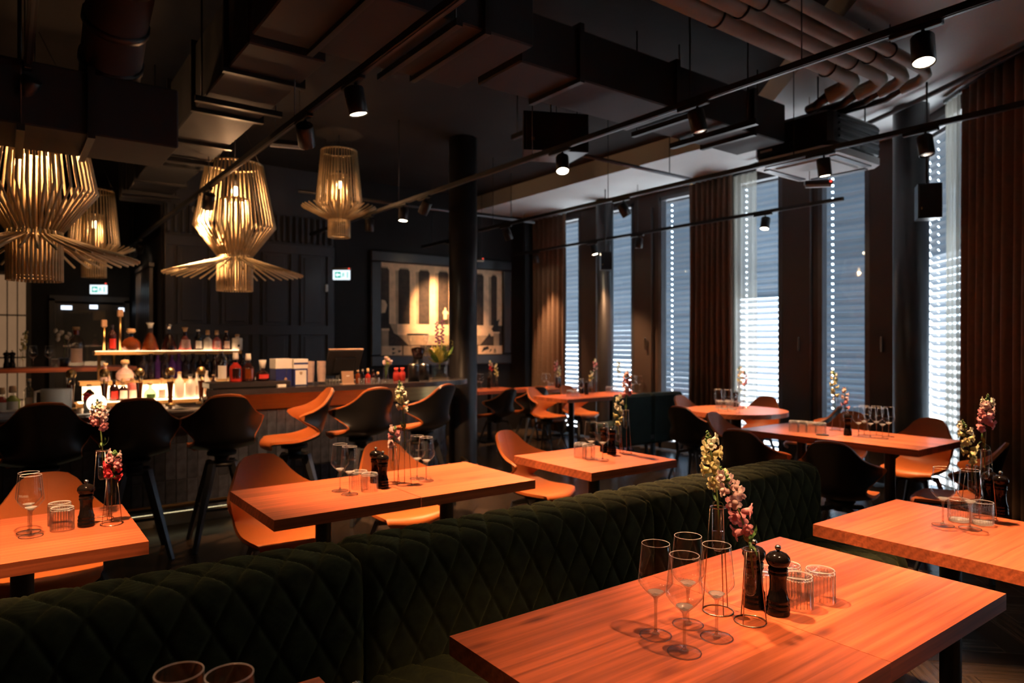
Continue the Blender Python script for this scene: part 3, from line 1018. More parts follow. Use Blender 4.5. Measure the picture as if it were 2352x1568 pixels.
def lit_and_dark():
    S = spot
    S(.10, 4.27, (-.6, 5.6, .9), 'lit spotlight over the left end of the bar near the upper left corner', 90, 45)
    S(.10, 2.45, (-.12, 2.95, .75), 'lit spotlight above the table with one visible wine glass at left', 720, 58, 1)
    S(.10, 1.55, (.22, .85, .75), 'lit spotlight above the table in the lower left corner', 70, 50, 1)
    S(1.38, 1.66, (1.98, 1.02, .75), 'lit spotlight above the large front table', 560, 46, 1)
    S(1.38, .50, (1.30, 1.0, .75), 'lit spotlight above the near end of the front table', 200, 46, 1)
    S(1.38, 3.13, (1.74, 3.02, .75), 'lit spotlight above the long middle table', 740, 64, 1)
    S(1.38, 3.82, (2.25, 5.5, .9), 'lit spotlight on the long track, tilted towards the bar stools', 420, 64, 1)
    S(1.38, 6.10, (1.35, 7.15, 1.0), 'lit spotlight hanging in front of the large pendant lamp', 800, 75, 1)
    S(1.38, 6.42, (1.2, 8.9, 1.6), 'dark unlit spotlight beside the large pendant lamp')
    S(1.38, 9.7, (1.3, 11.4, 1.0), 'lit spotlight of a far pair before the slatted screen', 25, 50)
    S(1.38, 10.1, (.9, 11.4, .6), 'second lit spotlight of the far pair before the slatted screen', 25, 50)
    S(3.25, 1.33, (2.80, 1.05, .75), 'large lit spotlight at the upper right', 640, 46, 1)
    S(3.25, 2.55, (3.45, 2.2, .8), 'dark spotlight under the long grey duct')
    S(3.25, 3.75, (2.72, 3.02, .75), 'lit spotlight hanging below the big speaker box', 860, 56, 1)
    S(3.25, 5.75, (3.0, 6.6, 1.5), 'dark tilted spotlight left of the black pillar')
    S(3.25, 6.20, (3.05, 6.05, 1.06), 'lit tilted spotlight left of the black pillar', 520, 90, 1)
    S(3.25, 7.0, (3.3, 7.3, 0), 'dark small spotlight right of the small pendant lamp')
    S(4.85, 1.97, (4.6, 1.5, 0), 'dark spotlight in front of the black pillar by the long curtain')
    S(4.85, 2.66, (5.06, 2.55, .75), 'lit spotlight in front of the white air conditioner panel', 760, 48, 1)
    S(4.85, 4.69, (6.0, 4.25, .75), 'lit tilted spotlight before the far tall windows', 620, 38, 1)
    S(4.85, 6.6, (5.75, 6.5, .75), 'lit spotlight above the left end of the far long table', 520, 54, 1)
    S(6.65, 4.31, (6.05, 4.2, .75), 'lit spotlight in front of the window with the sheer curtain', 260, 54, 1)
    S(6.65, 6.15, (6.7, 6.4, 0), 'dark spotlight before the window left of the middle curtain')
    S(6.65, 7.0, (6.95, 6.55, .75), 'lit tilted spotlight beside the hanging speaker at the far pillar', 420, 54, 1)
    S(6.65, 8.3, (7.0, 8.25, .75), 'dark-bodied lit spotlight at the far end of the thin track', 320, 54, 1)
    S(5.0, 8.1, (5.36, 8.97, 1.78), 'lit spotlight shining on the large picture', 520, 64, 1)
    S(5.0, 7.7, (5.86, 8.2, .75), 'small dark spotlight before the large picture', 300, 54, 1)


lit_and_dark()


# ================================================================ PENDANT LAMPS
def pendant(label, x, y, z0, s, kind, watts):
    """cage lamp of bamboo rods: lower tube, bulging cage, and a skirt of rods"""
    t = thing('pendant_lamp', label, 'pendant lamp', (x, y, z0), 0, 'bamboo rod pendant lamps')
    R = .0076
    if kind == 'wide':
        H = 1.04; rt = .135; zn = .29
        cage = [(rt, zn), (.315, .53), (.215, H)]
        skirt = [(rt + .01, zn - .03), (.54, .135)]
        nc, ns, nt = 46, 42, 40
    else:
        H = .95; rt = .115; zn = .20
        cage = [(rt, zn), (.245, .37), (.19, H)]
        skirt = [(rt + .005, zn), (.40, .335)]
        nc, ns, nt = 40, 32, 32
    mt = mesh_of(lambda b: b.tube([(rt * s, 0, 0), (rt * s, 0, zn * s)], R * s, 6), 'rod', 'bamboo')
    mc = mesh_of(lambda b: b.tube([(r * s, 0, z * s) for r, z in cage], R * s, 6), 'rod', 'bamboo')
    ms = mesh_of(lambda b: b.tube([(r * s, 0, z * s) for r, z in skirt], R * s, 6), 'rod', 'bamboo')
    mi = mesh_of(lambda b: b.tube([(rt * s, 0, zn * s), (rt * .82 * s, 0, H * .72 * s)], R * s, 6), 'rod', 'bamboo')
    for me, n, o in ((mt, nt, 0), (mc, nc, .3), (ms, ns, .5), (mi, 26, .2)):
        for k in range(n):
            obj('rod', me, t, (0, 0, 0), (0, 0, 2 * PI * (k + o) / n + random.uniform(-.012, .012)))

    def ring(r, z, q=.008):
        b = MB(); b.tube([(r * s * math.cos(2 * PI * i / 36), r * s * math.sin(2 * PI * i / 36), z * s) for i in range(36)], q * s, 6, closed=True)
        return b.mesh('hoop', 'bamboo')
    obj('hoop', ring(cage[2][0], H - .005), t)
    obj('hoop', ring(rt - .006, zn), t)
    obj('hoop', ring(rt - .008, .02), t)
    obj('hoop', ring(rt * .82, H * .72), t)
    zb = H * (.78 if kind == 'wide' else .60) * s
    obj('socket', mesh_of(lambda b: b.lathe([(0, zb + .16), (.028, .16 + zb), (.028, zb + .05), (0, zb + .05)], 14), 'socket', 'grey_metal'), t)
    obj('bulb', mesh_of(lambda b: b.lathe([(0, zb - .03), (.022, zb - .02), (.03, zb + .01), (.02, zb + .05), (0, zb + .055)], 14), 'bulb', 'bulb_glow'), t)
    b = MB(); b.tube([(0, 0, zb + .16), (0, 0, ZC - z0)], .004, 6)
    for a in (0, 2.1, 4.2):
        b.tube([(cage[2][0] * s * math.cos(a), cage[2][0] * s * math.sin(a), H * s), (.02 * math.cos(a), .02 * math.sin(a), min(H * s + .45, ZC - z0 - .02))], .0022, 5)
    obj('suspension', b.mesh('suspension', 'black_metal'), t)
    l = bpy.data.lights.new('lamp_light', 'POINT'); l.energy = watts; l.color = WARM; l.shadow_soft_size = .035
    lo = bpy.data.objects.new('lamp_light', l); COL.objects.link(lo); lo.parent = t; lo.location = (0, 0, zb - (.06 if kind == 'wide' else .04))
    return t


pendant('large bamboo pendant lamp with a wide drooping brim above the bar centre', 1.66, 6.37, 1.90, 1.085, 'wide', 34)
pendant('large bamboo pendant lamp cut off by the left picture edge', .16, 5.24, 1.83, 1.08, 'wide', 30)
pendant('small bamboo pendant lamp with an upturned brim left of the black pillar', 2.96, 7.15, 2.59, 1.0, 'cup', 14)
pendant('small bamboo pendant lamp half hidden behind the left large one', .80, 8.75, 2.15, 1.0, 'cup', 14)


# ================================================================ SPEAKERS, SIGNS
def speaker(label, x, y, z, s, rz, cable=True, top=ZS, tilt=0.0):
    t = thing('loudspeaker', label, 'loudspeaker', (x, y, z), rz)
    b = MB()
    w, d, h = s
    b.prism([(-w / 2, -d / 2), (w / 2, -d / 2), (w * .38, d / 2), (-w * .38, d / 2)], -h / 2, h / 2)
    obj('cabinet', b.mesh('cabinet', 'plastic_black'), t)
    obj('grille', mesh_of(lambda m: m.box((0, -d / 2 - .004, 0), (w * .92, .01, h * .92), bevel=.004), 'grille', 'black_metal'), t)
    obj('badge', mesh_of(lambda m: m.box((-w * .36, -d / 2 - .011, -h * .22), (w * .045, .004, h * .07)), 'badge', 'brass'), t)
    obj('bracket', mesh_of(lambda m: (m.tube([(0, d / 2 - .02, 0), (w * .25, d / 2 + .06, .02)], .012, 8), m.tube([(0, 0, h / 2 - .01), (0, 0, top - z)], .008, 8)), 'bracket', 'black_metal'), t)
    return t


speaker('big black loudspeaker box hung under the ceiling in the middle', 3.52, 4.2, 3.08, (.52, .34, .30), -.45, top=ZC)
speaker('small black loudspeaker hanging in front of the far pillar', 6.50, 6.62, 2.53, (.15, .14, .24), -.55)
speaker('black loudspeaker hanging in front of the near pillar by the long curtain', 5.86, 2.37, 2.55, (.17, .16, .27), -.9)


def sign_box(label, x, y, z, rz, lit, w=.22, h=.125, top=ZC):
    t = thing('exit_sign', label, 'exit sign', (x, y, z), rz)
    obj('housing', mesh_of(lambda b: b.box((0, .012, h / 2 + .015), (w + .02, .05, .035), bevel=.004), 'housing', 'plastic_black'), t)
    if lit:
        obj('panel', mesh_of(lambda b: b.box((0, 0, 0), (w, .03, h), bevel=.003), 'panel', 'sign_white'), t)
        b = MB()
        yf = -.0165
        # green field with an arrow cut out, and a door bar: the running-man sign seen from afar
        gx = -w * .20
        fw, fh = w * .34, h * .62
        arrow = [(-.42, 0), (-.05, .42), (-.05, .17), (.40, .17), (.40, -.17), (-.05, -.17), (-.05, -.42)]
        b.add([(gx - fw / 2, yf, -fh / 2), (gx + fw / 2, yf, -fh / 2), (gx + fw / 2, yf, fh / 2), (gx - fw / 2, yf, fh / 2)], [(0, 1, 2, 3)], 'sign_green')
        b.add([(gx + ax * fw, yf - .0008, az * fh) for ax, az in arrow], [tuple(range(7))], 'sign_white')
        b.add([(w * .34, yf, -fh / 2), (w * .39, yf, -fh / 2), (w * .39, yf, fh / 2), (w * .34, yf, fh / 2)], [(0, 1, 2, 3)], 'sign_green')
        # running figure
        fx = w * .12
        b.lathe([(0, -.004), (h * .07, 0), (0, .004)], 10, 'sign_green', M=Matrix.Translation((fx + .004, yf, h * .24)))
        for (p, q, r) in (((0, .14), (-.02, -.02), .05), ((-.02, -.02), (.14, -.14), .04), ((-.02, -.02), (-.16, -.2), .04), ((0, .12), (.14, .02), .03), ((0, .12), (-.14, .04), .03)):
            b.bar((fx + p[0] * w * .6, yf, p[1] * h * 1.3), (fx + q[0] * w * .6, yf, q[1] * h * 1.3), r * h * 1.6, None, 'sign_green', 6)
        obj('pictogram', b.mesh('pictogram'), t)
    else:
        obj('panel', mesh_of(lambda b: b.box((0, .012, h / 2 - .012), (w, .03, .022)), 'panel', 'ac_white'), t)
    obj('led', mesh_of(lambda b: b.lathe([(0, -.012), (.010, -.006), (.012, 0), (.010, .006), (0, .012)], 10, c=(w / 2 - .01, -.016, h / 2 + .018)), 'led', 'led_red'), t)
    obj('suspension', mesh_of(lambda b: (b.tube([(-w * .35, .012, h / 2 + .02), (-w * .35, .012, top - z)], .003, 5), b.tube([(w * .35, .012, h / 2 + .02), (w * .35, .012, top - z)], .003, 5)),
                              'suspension', 'black_metal'), t)
    return t


face = math.atan2(FW[1], FW[0]) - PI / 2
sign_box('lit white and green exit sign right of the panelled wall', 3.51, 8.4, 2.31, face, True)
sign_box('lit white and green exit sign above the far doorway', 1.06, 11.0, 2.17, face + .1, True)
sign_box('dark exit sign box with a red light hung above the small pendant lamp', 1.81, 5.41, 2.95, face + .35, False, .26)
sign_box('dark exit sign box with a red light hung before the six-glass window', 5.46, 3.04, 2.70, face - .2, False, .2)
sign_box('dark exit sign box with a red light hung right of the pillar near the picture', 5.75, 8.6, 2.62, face, False, .2)

# small white camera on the wall next to the panelling
tag(obj('wall_sensor', mesh_of(lambda b: b.box((0, 0, 0), (.035, .03, .10), bevel=.01), 'wall_sensor', 'ac_white'), None, (3.50, 8.88, 2.17)), 'small pale upright sensor at the edge of the panelled wall', 'sensor')


# ================================================================ PICTURE
def picture():
    X0, X1, Z0, Z1 = 4.335, 6.49, 1.25, 2.59
    W, H = X1 - X0, Z1 - Z0
    t = thing('framed_picture', 'large framed print of a columned temple front on the black wall', 'picture', (X0, 8.99, Z0))
    b = MB()
    fw = .16
    b.box((W / 2, -.03, -fw / 2), (W + 2 * fw, .07, fw), bevel=.015); b.box((W / 2, -.03, H + fw / 2), (W + 2 * fw, .07, fw), bevel=.015)
    b.box((-fw / 2, -.03, H / 2), (fw, .07, H), bevel=.015); b.box((W + fw / 2, -.03, H / 2), (fw, .07, H), bevel=.015)
    obj('frame', b.mesh('frame', 'frame_black'), t)
    c = MB(); lay = [0]

    def poly(pts, mat):
        lay[0] += 1
        y = -.010 - .00025 * lay[0]
        c.add([(px * W, y, (1 - pz) * H) for px, pz in pts], [tuple(range(len(pts)))], mat)

    def rect(x0, z0, x1, z1, mat):
        poly([(x0, z0), (x1, z0), (x1, z1), (x0, z1)], mat)
    c.box((W / 2, -.005, H / 2), (W, .01, H), 'print_dark')
    rect(0, 0, 1, .045, 'print_cream')
    rect(0, .045, 1, .06, 'print_shade')
    for x in (.10, .255, .41, .565, .71, .865, .985):
        w = .034
        poly([(x - w - .012, .045), (min(1, x + w + .012), .045), (min(1, x + w + .006), .075), (x - w - .006, .075)], 'print_cream')
        poly([(x - w, .075), (min(1, x + w), .075), (min(1, x + w), .66), (x - w, .66)], 'print_cream')
        poly([(min(1, x + w * .35), .08), (min(1, x + w), .08), (min(1, x + w), .66), (min(1, x + w * .45), .66)], 'print_shade')
    poly([(.07, .66), (.92, .66), (.87, .78), (.13, .78)], 'print_cream')
    poly([(.07, .66), (.125, .66), (.125, .78), (.10, .76)], 'print_shade')
    poly([(.13, .78), (.87, .78), (.80, .89), (.21, .89)], 'print_shade')
    poly([(.84, .66), (.88, .66), (.94, .78), (.90, .79)], 'print_cream')
    poly([(0, .40), (.035, .41), (.05, .46), (.035, .54), (0, .55)], 'print_cream')
    for x in (.01, .03, .05):
        rect(x - .006, .56, x + .006, .70, 'print_black')
    rect(0, .71, .065, .735, 'print_cream'); rect(.005, .735, .06, .90, 'print_shade')
    rect(0, .90, .16, 1, 'print_cream'); rect(.17, .90, .30, 1, 'print_shade')
    for (x, z) in ((.085, .92), (.085, .965), (.13, .945)):
        poly([(x, z), (x + .028, z + .005), (x + .004, z + .03)], 'print_black')
    rect(.78, .90, 1, 1, 'print_cream')
    poly([(.81, .98), (.83, .92), (.87, .905), (.88, .94), (.84, .955)], 'print_black'); poly([(.88, .985), (.89, .94), (.905, .95)], 'print_black')
    poly([(.92, .965), (.932, .93), (.944, .965)], 'print_black'); poly([(.918, .972), (.946, .972), (.94, .985), (.924, .985)], 'print_black')
    rect(.915, .735, .975, .75, 'print_cream'); rect(.92, .75, .97, .90, 'print_shade')
    poly([(.915, .58), (.925, .62), (.93, .70), (.92, .73), (.97, .73), (.962, .70), (.965, .62), (.975, .58), (.955, .60), (.935, .60)], 'print_black')
    # pale standing figure in the middle
    poly([(.478, .53), (.484, .50), (.50, .495), (.512, .50), (.532, .53), (.522, .54), (.514, .525), (.513, .60), (.487, .60), (.487, .525), (.482, .54)], 'print_cream')
    poly([(.492, .495), (.494, .47), (.5, .462), (.506, .47), (.508, .495)], 'print_cream')
    obj('print', c.mesh('print'), t)
    return t


picture()


# ================================================================ BAR
def barpath():
    pts = [(-.32 + .079 * k, 5.95) for k in range(47)]
    cx, cy, r = pts[-1][0], 6.45, .50
    n = 9
    for k in range(1, n + 1):
        a = -PI / 2 + k * .158
        pts.append((cx + r * math.cos(a), cy + r * math.sin(a)))
    return pts


BP = barpath()
bf = thing('tiled_bar', 'dark glazed tile bar front behind the bar stools', 'bar', (0, 5.95, 0))
b = MB()
poly = [(-3.6, 5.965), (-.33, 5.965)] + [(x, y + .012) for x, y in BP[1:]] + [(BP[-1][0] - .1, 6.55), (-3.6, 6.55)]
b.prism([(x, y - 5.95) for x, y in poly], 0, .87)
obj('carcass', b.mesh('carcass', 'grout'), bf)
tile_me = {}
for (z0, z1) in ((.10, .35), (.353, .637), (.64, .868)):
    tile_me[z0] = mesh_of(lambda q: q.box((0, 0, 0), (.0755, .014, z1 - z0), bevel=.0025), 'tile', 'tile_dark')
for k in range(len(BP) - 1):
    (xa, ya), (xb, yb) = BP[k], BP[k + 1]
    a = math.atan2(yb - ya, xb - xa)
    for (z0, z1) in ((.10, .35), (.353, .637), (.64, .868)):
        obj('tile', tile_me[z0], bf, ((xa + xb) / 2, (ya + yb) / 2 - 5.95, (z0 + z1) / 2), (random.uniform(-.02, .02), 0, a + random.uniform(-.02, .02)))
band = MB()
P = [(-3.6, 5.955)] + [(x, y - .002) for x, y in BP]
band.grid([[(x, y - 5.95, z) for x, y in P] for z in (.872, 1.014)], smooth=True, flip=False)
band.grid([[(x, y - 5.95 + .02, z) for x, y in P] for z in (.872, 1.014)], smooth=True, flip=True)
bandR = MB()
PR = [(x, y) for x, y in P if x > 1.28]
for yo, fl_ in ((0, False), (.02, True)):
    bandR.grid([[(x, y - 5.95 + yo, z) for x, y in PR] for z in (.872, 1.014)], smooth=True, flip=fl_)
obj('brass_band', bandR.mesh('brass_band', 'brass'), bf)
sk = MB()
PS = [(-3.6, 5.94)] + [(x, y - .012) for x, y in BP]
sk.grid([[(x, y - 5.95, z) for x, y in PS] for z in (.0, .088)], smooth=True)
obj('skirting', sk.mesh('skirting', 'skirting_brass'), bf)
ls = MB()
ls.grid([[(x, y - 5.95 + o_, .0985) for x, y in PS] for o_ in (-.001, .012)], smooth=False)
obj('glow_strip', ls.mesh('glow_strip', 'glow_warm'), bf)  # glowing strip added to brighten the skirting
rl = thing('foot_rail', 'thin brass foot rail along the tiled bar front', 'rail', (0, 5.70, 0))
rp_ = [(-3.2, 5.70), (2.6, 5.70), (3.25, 5.70), (3.6, 5.78), (3.88, 6.0), (3.95, 6.2)]
obj('rail', mesh_of(lambda q: q.tube([(x, y - 5.70, .20) for x, y in rp_], .018, 10), 'rail', 'brass'), rl)
for x in (-.4, .7, 1.8, 2.9):
    obj('post', mesh_of(lambda q: (q.tube([(x, 0, .2), (x, 0, .0)], .013, 8), q.lathe([(0, .004), (.03, .004), (.03, 0)], 12, c=(x, 0, 0))), 'post', 'brass'), rl)

wt = thing('bar_worktop', 'dark stone bar worktop ending in a rounded tip by the pillar', 'worktop', (1.25, 5.75, 1.015))
out = [(1.28, 5.75), (3.25, 5.75)] + [(3.25 + .74 * math.sin(a), 6.27 - .52 * math.cos(a)) for a in [PI / 2 * k / 9 for k in range(1, 10)]] + [(3.93, 6.40), (3.75, 6.46), (1.46, 6.46)]
obj('slab', mesh_of(lambda q: q.prism([(x - 1.25, y - 5.75) for x, y in out], 0, .045), 'slab', 'counter_stone'), wt)
obj('end_panel', mesh_of(lambda q: q.bar((.13, .25, -.065), (.2, .66, -.065), .13, flat=.3), 'end_panel', 'counter_stone'), wt)
sc = thing('service_counter', 'low dark service counter behind the left bar stools', 'counter', (-1.1, 6.15, .87))
obj('slab', mesh_of(lambda q: q.box((0, 0, .018), (4.6, .80, .036), bevel=.004), 'slab', 'counter_stone'), sc)

# lit bottle display
ds = thing('bottle_display', 'stepped glowing bottle display in the middle of the bar', 'shelf', (1.22, 7.0, 0))
obj('cabinet', mesh_of(lambda q: q.box((0, .28, .44), (1.5, .85, .88)), 'cabinet', 'frame_black'), ds)
obj('low_step', mesh_of(lambda q: q.box((-.05, -.02, .90), (1.36, .26, .035), bevel=.004), 'low_step', 'shelf_wood'), ds)
obj('mid_step', mesh_of(lambda q: q.box((.02, .22, 1.075), (1.40, .22, .035), bevel=.004), 'mid_step', 'shelf_wood'), ds)
obj('top_shelf', mesh_of(lambda q: q.box((.10, .40, 1.34), (1.30, .20, .035), bevel=.004), 'top_shelf', 'shelf_wood'), ds)
for x in (-.50, .10, .72):
    obj('shelf_post', mesh_of(lambda q: q.bar((x, .44, 1.09), (x, .44, 1.325), .025), 'shelf_post', 'brass'), ds)
obj('low_light', mesh_of(lambda q: q.box((-.05, -.02, .9195), (1.30, .20, .003)), 'low_light', 'shelf_glow'), ds)
obj('mid_light', mesh_of(lambda q: q.box((.02, .11, .99), (1.36, .01, .12)), 'mid_light', 'shelf_glow'), ds)
obj('top_light', mesh_of(lambda q: q.box((.10, .40, 1.359), (1.26, .14, .003)), 'top_light', 'shelf_glow'), ds)

SHAPES = {
    'round': ([(0, 0), (.6, 0), (.92, .06), (1, .22), (.95, .36), (.7, .50), (.34, .58), (.28, .62)], [(.28, .62), (.27, .78)], [(.0, .78), (.36, .78), (.5, .86), (.42, .98), (0, 1.0)]),
    'flare': ([(0, 0), (1, 0), (1, .05), (.85, .25), (.62, .46), (.36, .58), (.30, .62)], [(.30, .62), (.26, .70), (.26, .80)], [(0, .80), (.24, .80), (.34, .90), (.52, .99), (0, 1.0)]),
    'tall': ([(0, 0), (.95, 0), (1, .04), (1, .58), (.85, .68), (.42, .76), (.38, .80)], [(.38, .80), (.38, .92)], [(0, .92), (.44, .92), (.44, 1.0), (0, 1.0)]),
    'wine': ([(0, 0), (.95, 0), (1, .03), (1, .56), (.8, .68), (.40, .78), (.36, .84)], [(.36, .84), (.36, .95)], [(0, .95), (.42, .95), (.42, 1.0), (0, 1.0)]),
    'squat': ([(0, 0), (1, 0), (1.02, .04), (1, .42), (.9, .52), (.42, .62), (.36, .66)], [(.36, .66), (.34, .76)], [(0, .76), (.46, .76), (.5, .84), (.42, 1.0), (0, 1.0)]),
    'cube': ([(0, 0), (1, 0), (1.03, .03), (1.03, .70), (.95, .76), (.40, .78), (.36, .80)], [(.36, .80), (.34, .86)], [(0, .86), (.42, .86), (.46, .93), (.36, 1.0), (0, 1.0)]),
    'bowl': ([(0, 0), (.85, 0), (1, .10), (1, .28), (.8, .40), (.36, .47), (.30, .50)], [(.30, .50), (.36, .60)], [(0, .60), (.34, .60), (.48, .82), (.56, .99), (0, 1.0)]),
}


def bottle(label, x, y, z, h, r, shape, body, neck='glass_bottle', cap='cork', lab=None, group=None, rz=0.0, emblem=None):
    t = thing('bottle', label, 'bottle', (x, y, z), rz, group)
    A, B, C = SHAPES[shape]
    n = 8 if shape == 'cube' else 20
    obj('body', mesh_of(lambda q: q.lathe([(a * r, c * h) for a, c in A], n), 'body', body), t)
    obj('neck', mesh_of(lambda q: q.lathe([(a * r, c * h) for a, c in B], 14), 'neck', neck), t)
    obj('stopper', mesh_of(lambda q: q.lathe([(a * r, c * h) for a, c in C], 14), 'stopper', cap), t)
    if lab:
        m = lab if isinstance(lab, str) else lab[0]
        z0, z1 = (.10, .46) if shape not in ('round', 'bowl') else (.12, .32)
        rr = r * (1.05 if shape == 'cube' else 1.015)
        if shape in ('flare',):
            rr = r * .99
        ang = [(-PI / 2 - .75) + 1.5 * k / 8 for k in range(9)]
        q = MB(); q.grid([[(rr * math.cos(a), rr * math.sin(a), zz * h) for a in ang] for zz in (z0, z1)], smooth=True)
        lb = obj('label', q.mesh('label', m), t)
        if emblem:
            rr2 = rr * 1.012
            q = MB(); q.grid([[(rr2 * math.cos(a), rr2 * math.sin(a), zz * h) for a in ang[3:6]] for zz in (z0 + .1, z1 - .1)], smooth=True)
            obj('emblem', q.mesh('emblem', emblem), lb)
    return t


def bar_bottles():
    G1, G2, G3 = 'bottles on the top display shelf', 'dark bottles on the middle display step', 'bottles on the lowest display step'
    zt = 1.361
    top = [(258, .25, .036, 'tall', 'liquor_dark', 'bottle_black', 'bottle_black', 'liquor_red', 'tall dark bottle with a red label at the left end of the top shelf'),
           (301, .215, .085, 'round', 'liquor_amber', 'glass_bottle', 'cork', None, 'round amber decanter with a pale stopper on the top shelf'),
           (345, .275, .075, 'flare', 'liquor_amber', 'glass_bottle', 'glass_frost', None, 'amber decanter with a flared crystal stopper on the top shelf'),
           (388, .262, .070, 'flare', 'liquor_dark', 'glass_bottle', 'steel', None, 'dark amber decanter with a silver stopper on the top shelf'),
           (425, .232, .060, 'flare', 'liquor_pink', 'liquor_dark', 'cork', 'bloom_rose', 'pink bell-shaped bottle with a cork on the top shelf'),
           (455, .208, .040, 'tall', 'bottle_black', 'bottle_black', 'paper_white', 'paper_white', 'slim black bottle with a white label on the top shelf'),
           (477, .205, .042, 'squat', 'glass_frost', 'glass_bottle', 'cork', 'paper_white', 'small pale frosted bottle on the top shelf'),
           (498, .205, .042, 'squat', 'liquor_pink', 'glass_bottle', 'cork', 'bloom_rose', 'small rosy bottle with a gold stopper on the top shelf'),
           (520, .200, .036, 'tall', 'liquor_dark', 'bottle_black', 'cork', 'plastic_cup', 'slim dark bottle with a pink label on the top shelf'),
           (545, .165, .052, 'cube', 'glass_frost', 'glass_frost', 'cork', 'paper_white', 'square white bottle at the right end of the top shelf')]
    for (u, h, r, sh, bm, nm, cm, lm, lab) in top:
        bottle(lab, on_y(u, 7.40), 7.40, zt, h, r, sh, bm, nm, cm, lm, G1, emblem='print_black' if u == 545 else None)
    for k in range(15):
        u = 330 + k * 16.2
        m = 'bottle_violet' if k in (2, 4, 5) else 'bottle_black'
        ords = ['first', 'second', 'third', 'fourth', 'fifth', 'sixth', 'seventh', 'eighth', 'ninth', 'tenth', 'eleventh', 'twelfth', 'thirteenth', 'fourteenth', 'fifteenth'][k]
        bottle('%s %s wine bottle from the left under the top shelf' % (ords, 'violet' if 'violet' in m else 'black'), on_y(u, 7.22 + .02 * (k % 3)), 7.22 + .02 * (k % 3), 1.094, .228 + .01 * (k % 2), .040, 'wine', m, m, m, None, G2)
    low = [(242, .16, .045, 'flare', 'bloom_rose', 'bloom_rose', 'cork', None, 'pink carafe at the left end of the lowest step', 7.14, 1.094),
           (287, .19, .075, 'round', 'bloom_rose', 'glass_frost', 'cork', 'plastic_cup', 'round rosy bottle with an orange label left of the dark bottles', 7.14, 1.094),
           (262, .19, .038, 'tall', 'liquor_dark', 'liquor_dark', 'plastic_black', 'red_fabric', 'dark bottle with a red label on the lowest step', 6.98, .922),
           (283, .20, .042, 'squat', 'liquor_dark', 'glass_bottle', 'cork', 'paper_white', 'dark squat bottle with a white label on the lowest step', 6.96, .922),
           (304, .20, .042, 'cube', 'liquor_pink', 'glass_bottle', 'cork', 'paper_white', 'square pink bottle on the lowest step', 6.98, .922),
           (324, .20, .035, 'tall', 'glass_bottle', 'glass_bottle', 'steel', None, 'slim clear bottle on the lowest step', 6.95, .922),
           (345, .17, .052, 'round', 'glass_green', 'glass_green', 'cork', 'leaf_green', 'round green bottle on the lowest step', 6.93, .922),
           (371, .19, .040, 'tall', 'glass_bottle', 'glass_bottle', 'cork', 'plastic_cup', 'clear bottle with an orange label on the lowest step', 6.97, .922),
           (412, .245, .044, 'wine', 'glass_frost', 'glass_frost', 'cork', None, 'first frosted white bottle glowing on the lowest step', 6.93, .922),
           (437, .22, .046, 'tall', 'glass_frost', 'glass_frost', 'grey_metal', None, 'frosted white bottle with a grey cap on the lowest step', 6.95, .922),
           (453, .24, .038, 'wine', 'glass_frost', 'glass_frost', 'cork', 'plastic_cup', 'frosted white bottle with a pale red band on the lowest step', 6.98, .922),
           (474, .25, .038, 'wine', 'glass_frost', 'glass_frost', 'paper_white', 'kraft_card', 'last frosted white bottle at the right end of the lowest step', 6.96, .922),
           (490, .21, .032, 'wine', 'liquor_dark', 'liquor_dark', 'cork', None, 'dark corked bottle right of the frosted ones', 7.0, .922)]
    for (u, h, r, sh, bm, nm, cm, lm, lab, Y, z) in low:
        bottle(lab, on_y(u, Y), Y, z, h, r, sh, bm, nm, cm, lm, G3, emblem='print_black' if u == 412 else None)
    # raised tray on the worktop with four decanters
    tr = thing('tray', 'long black raised tray with four decanters on the worktop', 'tray', (1.66, 5.98, 1.06))
    obj('board', mesh_of(lambda q: q.box((0, 0, .03), (.66, .24, .045), bevel=.004), 'board', 'frame_black'), tr)
    for s in (-.28, .28):
        obj('foot', mesh_of(lambda q: q.box((s, 0, .005), (.04, .2, .01)), 'foot', 'frame_black'), tr)
    G4 = 'decanters on the raised tray'
    dec = [(508, .30, .048, 'tall', 'glass_bottle', 'glass_bottle', 'glass_bottle', 'glass_frost', 'tall clear bottle at the left end of the raised tray'),
           (541, .245, .050, 'squat', 'liquor_red', 'glass_bottle', 'glass_frost', 'liquor_dark', 'red decanter with a dark label on the raised tray'),
           (570, .235, .050, 'squat', 'liquor_dark', 'glass_bottle', 'glass_frost', 'liquor_amber', 'dark red decanter with an amber label on the raised tray'),
           (603, .18, .058, 'bowl', 'liquor_dark', 'glass_bottle', 'glass_frost', 'red_fabric', 'round decanter with a red ribbon at the right end of the raised tray')]
    for (u, h, r, sh, bm, nm, cm, lm, lab) in dec:
        bottle(lab, on_y(u, 5.98), 5.98, 1.113, h, r, sh, bm, nm, cm, lm, G4)
    # left counter
    G5 = 'bottles on the low service counter'
    for (u, h, r, sh, bm, nm, cm, lm, lab, Y) in (
            (4, .20, .045, 'squat', 'liquor_red', 'glass_bottle', 'cork', 'paper_white', 'small red bottle cut by the left picture edge', 6.35),
            (29, .21, .050, 'squat', 'liquor_green', 'glass_bottle', 'cork', 'paper_white', 'small lime green bottle on the low counter', 6.35),
            (66, .26, .034, 'tall', 'glass_bottle', 'glass_bottle', 'cork', 'plastic_cup', 'slim clear bottle left of the white jug', 6.38),
            (205, .20, .040, 'tall', 'liquor_dark', 'glass_bottle', 'cork', 'paper_white', 'dark bottle hung with orange flowers left of the round lamp', 6.42)):
        bottle(lab, on_y(u, Y), Y, .906, h, r, sh, bm, nm, cm, lm, G5)
    x = on_y(175, 8.55)
    bottle('big clear bottle with a pale label on the far high table', x, 8.55, 1.185, .42, .075, 'tall', 'glass_bottle', 'liquor_amber', 'cork', 'plastic_cup')
